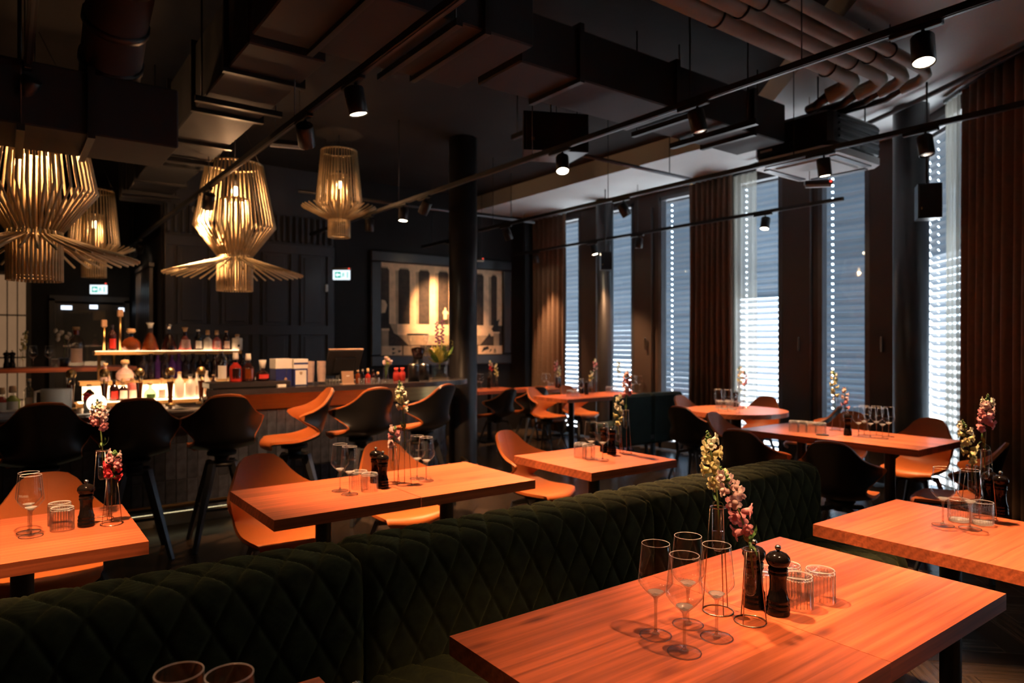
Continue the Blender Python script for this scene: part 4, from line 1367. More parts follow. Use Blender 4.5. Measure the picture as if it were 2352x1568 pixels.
    # tall brass stands and a red-hatted box behind the carafe
    for k, (u, zt_, lab2) in enumerate(((239, 1.60, 'short brass post at the left end of the bottle display'), (276, 1.70, 'tall brass post behind the round amber decanter'))):
        t = thing('brass_post', lab2, 'post', (on_y(u, 7.46), 7.46, 1.36), 0, 'brass posts of the bottle display')
        obj('post', mesh_of(lambda q: q.tube([(0, 0, 0), (0, 0, zt_ - 1.36)], .012, 10), 'post', 'brass'), t)
        obj('finial', mesh_of(lambda q: q.box((0, 0, zt_ - 1.34), (.05, .05, .07), bevel=.008), 'finial', 'kraft_card'), t)
    t = thing('orchid', 'white orchid in a dark pot on the far high table', 'plant', (on_y(146, 8.66), 8.66, 1.185))
    obj('pot', mesh_of(lambda q: q.lathe([(0, 0), (.04, 0), (.055, .09), (.05, .09), (0, .08)], 14), 'pot', 'plastic_black'), t)
    obj('stem', mesh_of(lambda q: q.tube([(0, 0, .08), (.02, 0, .22), (-.01, 0, .34), (-.06, 0, .38)], .003, 6), 'stem', 'stem_green'), t)
    for (dx, dz) in ((-.07, .38), (-.045, .33), (-.02, .36), (.03, .31), (.05, .34), (-.05, .29)):
        obj('blossom', blob('blossom', 'ac_white', .026), t, (dx, -.015, dz), (1.3, 0, dx * 20))
    # orange flowers hung on the dark bottle
    ps = thing('flower_posy', 'orange and red posy before the dark bottle left of the round lamp', 'flowers', (on_y(203, 6.36), 6.36, .906))
    obj('holder', mesh_of(lambda q: q.lathe([(0, 0), (.03, 0), (.036, .05), (.03, .055)], 12), 'holder', 'glass_frost'), ps)
    for k in range(11):
        a = k * 2.4; rr = .012 + .03 * (k % 4) / 3
        obj('blossom', blob('blossom', 'bloom_red' if k % 3 else 'bloom_yellow', .02), ps, (rr * math.cos(a), rr * math.sin(a) * .6, .075 + .012 * (k % 5)))


def blob(name, mat, r):
    key = (name, mat, r)
    if key not in blob.c:
        blob.c[key] = mesh_of(lambda q: q.lathe([(0, -r * .9), (r * .55, -r * .55), (r, 0), (r * .65, r * .6), (0, r * .75)], 9, rib=.18), name, mat)
    return blob.c[key]


blob.c = {}
bar_bottles()


def bar_things():
    # beer taps
    tp = thing('beer_tap', '', 'beer tap', (0, 0, 0), 0, 'beer taps on the low counter')
    obj('base', mesh_of(lambda q: q.lathe([(0, 0), (.04, 0), (.042, .01), (.03, .018), (.018, .02)], 16), 'base', 'brass'), tp)
    obj('column', mesh_of(lambda q: q.lathe([(.016, .018), (.020, .12), (.028, .20)], 16), 'column', 'liquor_amber'), tp)
    obj('collar', mesh_of(lambda q: q.lathe([(.028, .20), (.030, .255), (.028, .262)], 16), 'collar', 'glass_bottle'), tp)
    obj('cap', mesh_of(lambda q: q.lathe([(.028, .255), (.036, .27), (.036, .30), (.024, .318), (0, .325)], 16), 'cap', 'brass'), tp)
    obj('stud', mesh_of(lambda q: [q.lathe([(0, -.007), (.007, 0), (0, .007)], 8, c=(.036 * math.cos(a), .036 * math.sin(a), .285)) for a in (-2.2, -1.2, -.3, .8, 2.0)], 'stud', 'brass'), tp)
    obj('spout', mesh_of(lambda q: q.tube([(0, -.02, .235), (0, -.06, .232), (0, -.075, .21)], .007, 8), 'spout', 'brass'), tp)
    S = Stamp(tp)
    for u, lab in ((163, 'beer tap right behind the white jug'), (240, 'beer tap above the glowing round lamp'), (320, 'middle one of the five beer taps, before the rosy round bottle'),
                   (391, 'beer tap left of the frosted white bottles'), (462, 'beer tap in front of the frosted white bottles')):
        S.put((on_y(u, 6.44), 6.44, .906), random.uniform(-.3, .3), lab)
    # globe lamp
    x, y = on_y(222, 6.0), 6.0
    g = thing('globe_lamp', 'small glowing white globe lamp on the low bar counter', 'lamp', (x, y, .906))
    obj('base', mesh_of(lambda q: q.lathe([(0, 0), (.035, 0), (.035, .012), (.02, .02)], 16), 'base', 'brass'), g)
    obj('globe', mesh_of(lambda q: q.lathe([(0, .015)] + [(.066 * math.sin(a), .08 - .066 * math.cos(a)) for a in [PI * (k + 1) / 13 for k in range(12)]] + [(0, .146)], 20), 'globe', 'globe_glow'), g)
    # white jug
    x = on_y(130, 6.33)
    j = thing('jug', 'white plastic jug with a side handle on the low counter', 'jug', (x, 6.33, .906))
    obj('body', mesh_of(lambda q: q.lathe([(0, 0), (.085, 0), (.10, .02), (.105, .17), (.10, .18)], 20, sx=1, sy=.8), 'body', 'ac_white'), j)
    obj('handle', mesh_of(lambda q: q.tube([(-.10, 0, .165), (-.135, 0, .16), (-.14, 0, .10), (-.135, 0, .03), (-.10, 0, .02)], .011, 8), 'handle', 'ac_white'), j)
    # folded napkins and papers on the low counter
    for k, (u, w) in enumerate(((22, .16), (60, .14))):
        o = obj('napkin_pile', mesh_of(lambda q: [q.box((random.uniform(-.01, .01), 0, .008 + .015 * i), (w - .01 * i, .12, .014), bevel=.005, rz=.05 * i) for i in range(4)], 'napkin_pile', 'paper_white'), None, (on_y(u, 5.95), 5.95, .906))
        tag(o, ['folded white napkins at the left picture edge', 'second pile of folded white napkins behind the first bar stool'][k], 'napkins', 'napkins on the low counter')
    for k, (u, a) in enumerate(((205, .2), (395, -.3), (440, .1))):
        o = obj('menu_sheet', mesh_of(lambda q: q.box((0, 0, .004), (.26, .12, .008), bevel=.002), 'menu_sheet', 'paper_white'), None, (on_y(u, 5.92), 5.92, .906), (0, 0, a))
        tag(o, ['white menu under the round lamp', 'white menu behind the second bar stool', 'white menu left of the third bar stool'][k], 'menu', 'menus on the low counter')
    # gift boxes
    for k, (u, w, h, lab) in enumerate(((645, .15, .24, 'blue gift box with a tall plain white lid on the worktop'), (684, .135, .235, 'blue gift box with a white front and a striped lid on the worktop'))):
        t = thing('gift_box', lab, 'box', (on_y(u, 6.02), 6.02, 1.06), .12, 'boxes on the worktop')
        obj('carton', mesh_of(lambda q: q.box((0, 0, h * .32), (w * .96, .12, h * .64), bevel=.002), 'carton', 'box_blue'), t)
        lid = obj('lid', mesh_of(lambda q: q.box((0, 0, h * .82), (w, .125, h * .36), bevel=.002), 'lid', 'paper_white'), t)
        if k:
            obj('stripe', mesh_of(lambda q: q.box((0, -.063, h * .83), (w * .99, .002, h * .07)), 'stripe', 'box_blue'), lid)
            pn = obj('front_label', mesh_of(lambda q: q.box((0, -.0605, h * .31), (w * .76, .002, h * .54)), 'front_label', 'paper_white'), t)
            obj('crest', mesh_of(lambda q: q.add([(w * a, -.0625, h * c) for a, c in ((-.1, .52), (.1, .52), (.09, .44), (0, .39), (-.09, .44))], [(0, 1, 2, 3, 4)]), 'crest', 'print_shade'), pn)
        else:
            obj('tag_cord', mesh_of(lambda q: q.tube([(w * .18, -.062, h * .64), (w * .1, -.063, h * .3)], .002, 5), 'tag_cord', 'steel'), t)
            obj('tag_disc', mesh_of(lambda q: q.lathe([(0, .0), (.013, .0), (.013, .003), (0, .003)], 12, M=Matrix.Translation((w * .1, -.064, h * .26)) @ Matrix.Rotation(PI / 2, 4, 'X')), 'tag_disc', 'kraft_card'), t)
    tag(obj('card_stack', mesh_of(lambda q: q.box((0, 0, .012), (.07, .05, .024), bevel=.002), 'card_stack', 'paper_white'), None, (on_y(646, 5.85), 5.85, 1.06)), 'small stack of white cards before the blue boxes', 'cards')
    # stacked plastic cups
    cup = [(.032, 0), (.038, .10), (.040, .104)]
    for k, u in enumerate((712, 738)):
        t = thing('cup_stack', ['stack of clear rosy cups next to the blue boxes', 'second stack of clear rosy cups, next to the till screen'][k], 'cups', (on_y(u, 6.05), 6.05, 1.06), 0, 'cup stacks on the worktop')
        for i in range(6):
            obj('cup', mesh_of(lambda q: q.lathe(cup, 18, rib=.03), 'cup', 'plastic_cup' if i % 3 else 'glass_tumbler'), t, (0, 0, .004 + i * .0205))
    for k in range(5):
        u = 754 + k * 7
        o = obj('shot_glass', mesh_of(lambda q: q.lathe([(0, 0), (.014, 0), (.018, .05), (.0165, .05), (.013, .006), (0, .006)], 12), 'shot_glass', 'glass_tumbler'), None, (on_y(u, 6.0), 6.0, 1.06))
        tag(o, '%s small shot glass from the left below the till screen' % ['first', 'second', 'third', 'fourth', 'fifth'][k], 'shot glass', 'shot glasses on the worktop')
    # till screen seen from behind
    t = thing('till_screen', 'black till screen seen from behind on the worktop', 'monitor', (2.62, 6.22, 1.06), .1)
    M = Matrix.Translation((0, 0, .19)) @ Matrix.Rotation(.42, 4, 'X')
    obj('screen_back', mesh_of(lambda q: (q.box((0, 0, 0), (.36, .03, .27), bevel=.012, M=M), q.box((0, -.02, -.02), (.22, .03, .16), bevel=.01, M=M @ Matrix.Translation((0, -.02, -.02)))), 'screen_back', 'plastic_black'), t)
    obj('bezel', mesh_of(lambda q: q.box((0, 0, 0), (.37, .012, .014), bevel=.003, M=M @ Matrix.Translation((0, 0, .137))), 'bezel', 'kraft_card'), t)
    obj('foot', mesh_of(lambda q: (q.box((0, .05, .012), (.24, .20, .024), bevel=.006), q.bar((0, .06, .02), (0, .03, .16), .07)), 'foot', 'plastic_black'), t)
    # kraft card holder
    t = thing('card_holder', 'brown card standing in a holder before the till screen', 'card', (on_y(800, 5.86), 5.86, 1.06), .05)
    obj('card', mesh_of(lambda q: q.box((0, 0, 0), (.115, .004, .12), M=Matrix.Translation((0, .012, .062)) @ Matrix.Rotation(-.18, 4, 'X')), 'card', 'kraft_card'), t)
    obj('print', mesh_of(lambda q: q.box((0, 0, 0), (.03, .001, .008), M=Matrix.Translation((0, .007, .078)) @ Matrix.Rotation(-.18, 4, 'X')), 'print', 'paper_white'), t)
    obj('foot', mesh_of(lambda q: q.box((0, .015, .004), (.12, .07, .008), bevel=.002), 'foot', 'kraft_card'), t)
    # jars and small bottles between the till and the vase
    small = [(822, .12, .022, 'tall', 'liquor_amber', 'orange-capped small bottle'), (833, .13, .024, 'squat', 'glass_bottle', 'small clear bottle with a silver top'),
             (845, .135, .024, 'squat', 'liquor_red', 'small red bottle'), (857, .12, .022, 'tall', 'liquor_dark', 'small dark bottle'), (868, .10, .024, 'squat', 'glass_bottle', 'small clear jar')]
    for k, (u, h, r, sh, m, lab) in enumerate(small):
        bottle('%s among the bar jars right of the till' % lab, on_y(u, 6.0 + .05 * (k % 2)), 6.0 + .05 * (k % 2), 1.06, h, r, sh, m, 'glass_bottle', 'steel' if k % 2 else 'cork', None, 'small bar bottles right of the till')
    for k, u in enumerate((830, 848, 864)):
        o = obj('bar_glass', mesh_of(lambda q: q.lathe([(0, 0), (.024, 0), (.03, .05), (.028, .05), (.022, .006), (0, .006)], 14), 'bar_glass', 'glass_tumbler'), None, (on_y(u, 5.88), 5.88, 1.06))
        tag(o, '%s small glass standing before the bar jars' % ['left', 'middle', 'right'][k], 'glass', 'small glasses before the bar jars')
    for k, u in enumerate((910, 924)):
        o = obj('red_bag', mesh_of(lambda q: q.lathe([(0, 0), (.026, 0), (.032, .03), (.028, .08), (.014, .105), (.022, .13), (0, .12)], 10, rib=.12, sy=.7), 'red_bag', 'red_fabric'), None, (on_y(u, 6.12), 6.12, 1.06))
        tag(o, ['red pouch on the bar left of the black canisters', 'second red pouch, touching the black canisters'][k], 'pouch', 'red pouches on the bar')
    # black canisters and coffee grinder hopper
    for k, (u, r, h, Y) in enumerate(((950, .055, .155, 5.95), (974, .05, .15, 6.06))):
        t = thing('canister', ['large black canister at the end of the bar', 'second black canister behind the large one'][k], 'canister', (on_y(u, Y), Y, 1.06), 0, 'black canisters on the bar')
        obj('body', mesh_of(lambda q: q.lathe([(0, 0), (r, 0), (r, h), (r * .96, h + .004), (0, h + .004)], 24), 'body', 'plastic_black'), t)
        obj('lid', mesh_of(lambda q: q.lathe([(r * 1.02, h), (r * 1.02, h + .014), (r * .5, h + .018), (0, h + .018)], 24), 'lid', 'steel'), t)
    x = on_y(960, 6.25)
    t = thing('coffee_grinder', 'coffee grinder with a clear hopper of beans on the bar', 'coffee grinder', (x, 6.25, 1.06))
    obj('body', mesh_of(lambda q: (q.box((0, 0, .08), (.14, .17, .16), bevel=.012), q.lathe([(.06, .16), (.05, .20), (.045, .21)], 20)), 'body', 'plastic_black'), t)
    obj('hopper', mesh_of(lambda q: q.lathe([(.045, .20), (.075, .31), (.108, .42), (.112, .46)], 24), 'hopper', 'glass_tumbler'), t)
    obj('beans', mesh_of(lambda q: q.lathe([(0, .205), (.043, .205), (.072, .31), (.060, .325), (0, .335)], 20), 'beans', 'liquor_dark'), t)
    obj('lid', mesh_of(lambda q: q.lathe([(.113, .455), (.115, .47), (0, .475)], 24), 'lid', 'plastic_black'), t)


bar_things()

# ================================================================ TABLES
plank_cache = {}


def table(label, x0, x1, y0, y1, group='square wooden tables', along='x', h=.75, mat='table_wood', base=True):
    L, W = (x1 - x0, y1 - y0) if along == 'x' else (y1 - y0, x1 - x0)
    t = thing('dining_table', label, 'table', ((x0 + x1) / 2, (y0 + y1) / 2, 0), 0 if along == 'x' else PI / 2, group)
    n = 7
    th = .045
    ws = [1 + .35 * math.sin(k * 2.3 + x0 * 5 + y0) for k in range(n)]
    tot = sum(ws); y = -W / 2
    for k in range(n):
        w = W * ws[k] / tot
        obj('plank', mesh_of(lambda b: b.box((0, 0, 0), (L - .001, w, th)), 'plank', mat), t, (0, y + w / 2, h - th / 2))
        y += w
    if base:
        obj('column', mesh_of(lambda b: b.lathe([(.036, .02), (.036, h - th - .012)], 20), 'column', 'black_metal'), t)
        obj('top_plate', mesh_of(lambda b: b.box((0, 0, h - th - .006), (min(.42, L * .6), min(.42, W * .6), .012), bevel=.002), 'top_plate', 'black_metal'), t)
        obj('foot_plate', mesh_of(lambda b: b.box((0, 0, .01), (.42, .42, .016), bevel=.004), 'foot_plate', 'black_metal'), t)
    return t


table('left half of the large front wooden table with wine glasses', 0.85, 1.5546, .70, 1.39)
table('right half of the large front wooden table, beside the pepper mill', 1.555, 2.235, .70, 1.39)
table('left half of the long middle table beyond the green bench', .85, 1.503, 2.70, 3.35)
table('right half of the long middle table, next to the chair by the pillar', 1.506, 2.16, 2.70, 3.35)
table('wooden table at the left edge with the single tumbler stack', -.30, .41, 2.68, 3.36)
table('small square wooden table behind the green bench in the middle', 2.51, 3.20, 2.66, 3.35)
table('wooden table at the right edge beyond the front table', 2.49, 3.18, .72, 1.41)
table('wooden table in the lower left corner, mostly below the frame', -.17, .53, .70, 1.385)
table('near half of the table with six wine glasses by the windows', 4.72, 5.44, 1.96, 2.635, along='y', mat='table_wood_grey')
table('far half of the table with six wine glasses by the windows', 4.72, 5.44, 2.638, 3.30, along='y', mat='table_wood_grey')
table('left section of the far long table before the corner windows', 5.45, 6.16, 6.2, 6.85)
table('right section of the far long table, behind the dark green bench', 6.163, 6.88, 6.2, 6.85)
table('far wooden table in front of the large picture', 5.32, 6.14, 7.92, 8.55)
table('farthest wooden table by the corner curtain', 6.2, 6.9, 7.62, 8.24)

# round table
rt = thing('round_table', 'round wooden table before the sheer curtain', 'table', (6.03, 4.24, 0))
R0 = .50
for k in range(7):
    ya, yb = -R0 + k * 2 * R0 / 7, -R0 + (k + 1) * 2 * R0 / 7
    pts = []
    for i in range(9):
        yy = ya + (yb - ya) * i / 8
        pts.append((math.sqrt(max(0, R0 * R0 - yy * yy)), yy))
    poly = pts + [(-a, c) for a, c in reversed(pts)]
    clean = [poly[0]]
    for p in poly[1:]:
        if math.hypot(p[0] - clean[-1][0], p[1] - clean[-1][1]) > 1e-4:
            clean.append(p)
    if math.hypot(clean[0][0] - clean[-1][0], clean[0][1] - clean[-1][1]) < 1e-4:
        clean.pop()
    obj('plank', mesh_of(lambda b: b.prism(clean, .705, .75), 'plank', 'table_wood_grey'), rt)
obj('column', mesh_of(lambda b: b.lathe([(.05, .02), (.05, .69), (.2, .70), (0, .704)], 20), 'column', 'black_metal'), rt)
obj('foot_plate', mesh_of(lambda b: b.lathe([(0, .0), (.28, .0), (.28, .012), (.06, .022), (0, .022)], 24), 'foot_plate', 'black_metal'), rt)

# high back table at the far left
ht = thing('high_table', 'long high table behind the bar at far left', 'table', (0, 8.55, 0))
for k in range(4):
    obj('plank', mesh_of(lambda b: b.box((0, 0, 0), (3.4, .134, .045), bevel=.0015), 'plank', 'table_wood'), ht, (-.55, -.2 + k * .135, 1.162))
for x in (-2.0, .9):
    obj('trestle', mesh_of(lambda b: (b.bar((x, -.18, 1.139), (x, -.2, 0), .05), b.bar((x, .18, 1.139), (x, .2, 0), .05), b.bar((x, -.19, .3), (x, .19, .3), .04)), 'trestle', 'black_metal'), ht)


# ================================================================ CHAIRS
def crom(pts, n):
    """Catmull-Rom through rows of numbers"""
    P = np.array(pts, float)
    P = np.vstack([2 * P[0] - P[1], P, 2 * P[-1] - P[-2]])
    outp = []
    m = len(P) - 3
    for i in range(n):
        s = i / (n - 1) * m
        k = min(int(s), m - 1); t = s - k
        a, b_, c, d = P[k], P[k + 1], P[k + 2], P[k + 3]
        outp.append(.5 * ((2 * b_) + (-a + c) * t + (2 * a - 5 * b_ + 4 * c - d) * t * t + (-a + 3 * b_ - 3 * c + d) * t ** 3))
    return np.array(outp)


# y (forward), z, half width, forward curl of the edges, lift of the edges
SEC = [(.245, -.030, .17, -.055, .0), (.245, -.006, .20, -.04, .0), (.215, .004, .225, -.015, .004), (.12, -.004, .238, 0, .016), (0, -.012, .238, 0, .03),
       (-.10, .0, .228, .0, .045), (-.165, .033, .218, .01, .04), (-.20, .082, .222, .045, .022), (-.222, .14, .262, .13, .012), (-.236, .19, .302, .225, .012),
       (-.245, .228, .314, .245, .010), (-.256, .268, .262, .145, .0), (-.270, .32, .208, .075, -.006), (-.284, .37, .170, .042, -.008), (-.297, .414, .140, .024, -.012), (-.305, .445, .098, .012, -.014)]


def shell_grid(nt=34, ns=19, inset=1.0):
    C = crom(SEC, nt)
    P = np.zeros((nt, ns, 3))
    for i, (y, z, w, cu, li) in enumerate(C):
        for j in range(ns):
            s = -1 + 2 * j / (ns - 1)
            s = math.sin(s * PI / 2) * .35 + s * .65
            P[i, j] = (s * w * inset, y + cu * abs(s) ** 2.4, z + li * s * s)
    du = np.gradient(P, axis=1); dt = np.gradient(P, axis=0)
    N = np.cross(du, -dt)
    N /= np.linalg.norm(N, axis=2, keepdims=True) + 1e-9
    # seat normals must point up
    if N[8, ns // 2, 2] < 0:
        N = -N
    return P, N


def closed_sheet(A, B):
    """mesh from two grids (front A, back B) with a rim"""
    b = MB()
    b.grid(A.tolist(), smooth=True); b.grid(B.tolist(), smooth=True, flip=True)
    nt, ns = A.shape[:2]
    loop = [(0, j) for j in range(ns)] + [(i, ns - 1) for i in range(1, nt)] + [(nt - 1, j) for j in range(ns - 2, -1, -1)] + [(i, 0) for i in range(nt - 2, 0, -1)]
    rim = [[tuple(A[i, j]) for i, j in loop], [tuple(B[i, j]) for i, j in loop]]
    b.grid(rim, smooth=True, closed=True, flip=True)
    return b


Pg, Ng = shell_grid()
pad_me = closed_sheet(Pg + Ng * .020, Pg + Ng * .0005).mesh('upholstery', 'leather_orange')
Pg2, Ng2 = shell_grid(inset=.955)
Pg2, Ng2 = Pg2[1:-1], Ng2[1:-1]
shell_me = closed_sheet(Pg2 - Ng2 * .0005, Pg2 - Ng2 * .011).mesh('shell', 'shell_black')
mid = Pg.shape[1] // 2
seam_me = mesh_of(lambda b: b.tube([tuple(Pg[i, mid] + Ng[i, mid] * .0195) for i in range(17, 33)], .0016, 5), 'seam', 'leather_orange')


def chair_top(t, z, s):
    u = obj('upholstery', pad_me, t, (0, 0, z), scale=s)
    obj('seam', seam_me, u)
    obj('shell', shell_me, t, (0, 0, z), scale=s)


def make_chair():
    t = thing('shell_chair', '', 'chair', (0, 0, 0), 0, 'orange shell chairs')
    zs = .435
    chair_top(t, zs, (.86, .92, .88))
    obj('mount', mesh_of(lambda b: (b.lathe([(0, zs - .028), (.09, zs - .028), (.07, zs - .05), (.045, zs - .09), (0, zs - .09)], 18)), 'mount', 'black_metal'), t)
    leg = mesh_of(lambda b: (b.bar((.03, 0, zs - .06), (.15, 0, zs - .075), .03, .026), b.bar((.14, 0, zs - .065), (.285, 0, .0), .028, .018)), 'leg', 'steel_leg')
    for k in range(4):
        obj('leg', leg, t, (0, -.01, 0), (0, 0, PI / 4 + k * PI / 2))
    return t


def make_stool():
    t = thing('bar_stool', '', 'bar stool', (0, 0, 0), 0, 'bar stools at the counter')
    zs = .685
    chair_top(t, zs, (.93, .95, .90))
    obj('mount', mesh_of(lambda b: b.lathe([(0, zs - .028), (.10, zs - .028), (.10, zs - .05), (.05, zs - .06), (.05, zs - .10), (.11, zs - .105), (.11, zs - .125), (0, zs - .125)], 18), 'mount', 'black_metal'), t)
    leg = mesh_of(lambda b: b.bar((.10, 0, zs - .10), (.285, 0, .0), .044, .026), 'leg', 'steel_leg')
    for k in range(4):
        obj('leg', leg, t, (0, -.01, 0), (0, 0, PI / 4 + k * PI / 2))
    r = .195
    obj('footrest', mesh_of(lambda b: [b.bar((r * math.cos(PI / 4 + k * PI / 2), r * math.sin(PI / 4 + k * PI / 2) - .01, .27),
                                             (r * math.cos(PI / 4 + (k + 1) * PI / 2), r * math.sin(PI / 4 + (k + 1) * PI / 2) - .01, .27), .016) for k in range(4)], 'footrest', 'black_metal'), t)
    return t


CH = Stamp(make_chair())
ST = Stamp(make_stool())
D = math.radians
for (x, y, a, lab) in (
        (.16, 3.66, 178, 'orange chair behind the table at the left edge'),
        (1.16, 3.60, 186, 'orange chair at the left half of the long middle table'),
        (1.90, 3.66, 180, 'orange chair behind the mills and flowers of the middle table'),
        (2.90, 3.62, 200, 'orange chair beside the small square table, right of the pillar'),
        (4.45, 2.96, -84, 'dark chair back to us at the far half of the six-glass table'),
        (4.40, 2.30, -76, 'dark chair back to us at the near half of the six-glass table'),
        (5.06, 3.52, 190, 'orange chair at the far end of the six-glass table'),
        (5.80, 2.42, 90, 'orange chair across the six-glass table beside the near pillar'),
        (5.80, 3.06, 90, 'orange chair across the six-glass table, hidden behind the glasses'),
        (4.86, 1.80, 15, 'chair with a pale sunlit back at the right picture edge'),
        (5.50, 4.35, -85, 'dark chair back to us at the left of the round table'),
        (6.30, 4.92, 185, 'orange chair behind the left side of the round table'),
        (6.72, 4.46, 100, 'orange chair right of the round table, against the window'),
        (6.42, 3.66, 20, 'chair with a grey back in front of the round table at its right'),
        (5.82, 7.02, 200, 'orange chair at the left of the far long table'),
        (6.46, 7.10, 185, 'orange chair behind the far long table under the flowers'),
        (5.38, 7.56, 8, 'black chair back to us right of the pillar'),
        (6.05, 7.66, -14, 'black chair back to us in front of the far picture table')):
    CH.put((x, y, 0), D(a), lab)
for (x, y, a, lab) in (
        (.19, 5.20, 2, 'first black-backed bar stool at the left picture edge'),
        (.71, 5.22, -3, 'second black-backed bar stool, behind the tall pink flower'),
        (1.27, 5.22, -6, 'third black-backed bar stool, below the raised tray'),
        (1.80, 5.22, 80, 'bar stool turned sideways, showing its orange seat'),
        (2.36, 5.25, 6, 'fifth bar stool, black-backed, behind the yellow flower'),
        (2.95, 5.28, 24, 'last bar stool, half turned, next to the round pillar')):
    ST.put((x, y, 0), D(a), lab)


# ================================================================ BENCHES
def quilt(prof, L, nx, w, h, amp, x_in=.012):
    """quilted surface swept along x over a profile of (y, z) points; diamonds w wide and h tall along the profile"""
    prof = np.array(prof, float)
    seg = np.hypot(*np.diff(prof, axis=0).T)
    s = np.concatenate([[0], np.cumsum(seg)])
    n = int(s[-1] / .009)
    ss = np.linspace(0, s[-1], n)
    py = np.interp(ss, s, prof[:, 0]); pz = np.interp(ss, s, prof[:, 1])
    for _ in range(3):      # soften the corners
        py[1:-1] = (py[:-2] + 2 * py[1:-1] + py[2:]) / 4; pz[1:-1] = (pz[:-2] + 2 * pz[1:-1] + pz[2:]) / 4
    ty, tz = np.gradient(py), np.gradient(pz)
    ln = np.hypot(ty, tz); ny, nz_ = -tz / ln, ty / ln
    xs = np.linspace(0, L, nx)
    rows = []
    for i in range(n):
        row = []
        for x in xs:
            a = x / w + ss[i] / h; b_ = x / w - ss[i] / h
            m_ = min(abs(math.sin(PI * a)), abs(math.sin(PI * b_)))
            q = .8 * (1 - (1 - m_) ** 5) + .2 * m_
            e = min(1, min(x, L - x) / .03)
            d = amp * (q - .35) * (0.35 + .65 * e) - .016 * (1 - e) ** 2
            wr = .0012 * math.sin(ss[i] * 260 + 9 * math.sin(x * 31)) * (.4 + .6 * abs(math.sin(x * 17)))
            row.append((x, py[i] + ny[i] * (d + wr), pz[i] + nz_[i] * (d + wr)))
        rows.append(row)
    b = MB()
    b.grid(rows, smooth=True)
    for col, fl_ in ((0, True), (-1, False)):
        idx = [r[col] for r in rows]
        c = (idx[0][0], float(py.mean()), float(pz.mean()))
        vs = idx + [c]; m = len(idx)
        fs = [((k, k + 1, m) if fl_ else (k + 1, k, m)) for k in range(m - 1)] + [((m - 1, 0, m) if fl_ else (0, m - 1, m))]
        b.add(vs, fs)
    return b


YB = 1.87
back_prof = [(0.0, .40), (0.0, .62), (.005, .76), (.025, .80), (.06, .812), (.22, .812), (.262, .795), (.28, .755), (.28, .50), (.28, .12)]
seat_prof = [(-.005, .455), (-.10, .458), (-.36, .458), (-.405, .445), (-.42, .41), (-.42, .33)]
back_me = quilt([p for p in back_prof], 1.262, 300, .112, .20, .013).mesh('backrest', 'velvet_green')
seat_b = quilt([(a, c) for a, c in reversed(seat_prof)], 1.262, 220, .112, .20, .011)
# close the seat cushion below
seat_me = seat_b.mesh('seat_cushion', 'velvet_green')
for k, (x, lab) in enumerate(((-.41, 'left section of the long quilted green velvet bench'), (.86, 'middle section of the long quilted green velvet bench'),
                              (2.13, 'right end section of the long quilted green velvet bench'))):
    t = thing('banquette', lab, 'bench', (x + .004, YB, 0), 0, 'quilted bench sections')
    obj('backrest', back_me, t)
    obj('seat_cushion', seat_me, t)
    obj('plinth', mesh_of(lambda b: (b.box((.631, -.19, .21), (1.255, .42, .24), bevel=.01), b.box((.631, .14, .25), (1.255, .25, .30))), 'plinth', 'velvet_teal'), t)
    for fx in (.08, 1.18):
        for fy in (-.34, .22):
            obj('foot', mesh_of(lambda b: b.bar((fx, fy, .10), (fx, fy, 0), .045, .03), 'foot', 'black_metal'), t)

for k, (x0, x1, lab) in enumerate(((5.85, 6.42, 'left section of the plain dark green bench at the far long table'), (6.425, 7.0, 'right section of the plain dark green bench at the far long table'))):
    t = thing('banquette', lab, 'bench', (x0, 5.72, 0), 0, 'plain bench sections')
    w = x1 - x0 - .006
    obj('backrest', mesh_of(lambda b: b.box((w / 2, .06, .50), (w, .16, .62), bevel=.03), 'backrest', 'velvet_teal'), t)
    obj('seat_cushion', mesh_of(lambda b: b.box((w / 2, .33, .38), (w, .40, .14), bevel=.03), 'seat_cushion', 'velvet_teal'), t)
    obj('frame', mesh_of(lambda b: b.box((w / 2, .25, .275), (w, .52, .05), bevel=.004), 'frame', 'steel_leg'), t)
    for fx in (.06, w - .06):
        for fy in (.05, .45):
            obj('leg', mesh_of(lambda b: b.bar((fx, fy, .26), (fx + (.03 if fx > .3 else -.03), fy, 0), .035, .022), 'leg', 'steel_leg'), t)


# ================================================================ TABLEWARE
def bent_text(txt, size, r, z):
    """flat lettering wrapped onto a glass of radius r"""
    cu = bpy.data.curves.new('lettering', 'FONT'); cu.body = txt; cu.size = size; cu.align_x = 'CENTER'; cu.resolution_u = 2
    tmp = bpy.data.objects.new('tmp', cu); COL.objects.link(tmp)
    bpy.context.view_layer.update()
    me = bpy.data.meshes.new_from_object(tmp.evaluated_get(bpy.context.evaluated_depsgraph_get()))
    bpy.data.objects.remove(tmp)
    for v in me.vertices:
        a = v.co.x / r - PI / 2
        v.co = (r * math.cos(a), r * math.sin(a), z + v.co.y)
    me.materials.clear(); me.materials.append(MATS['etch_white'])
    return me


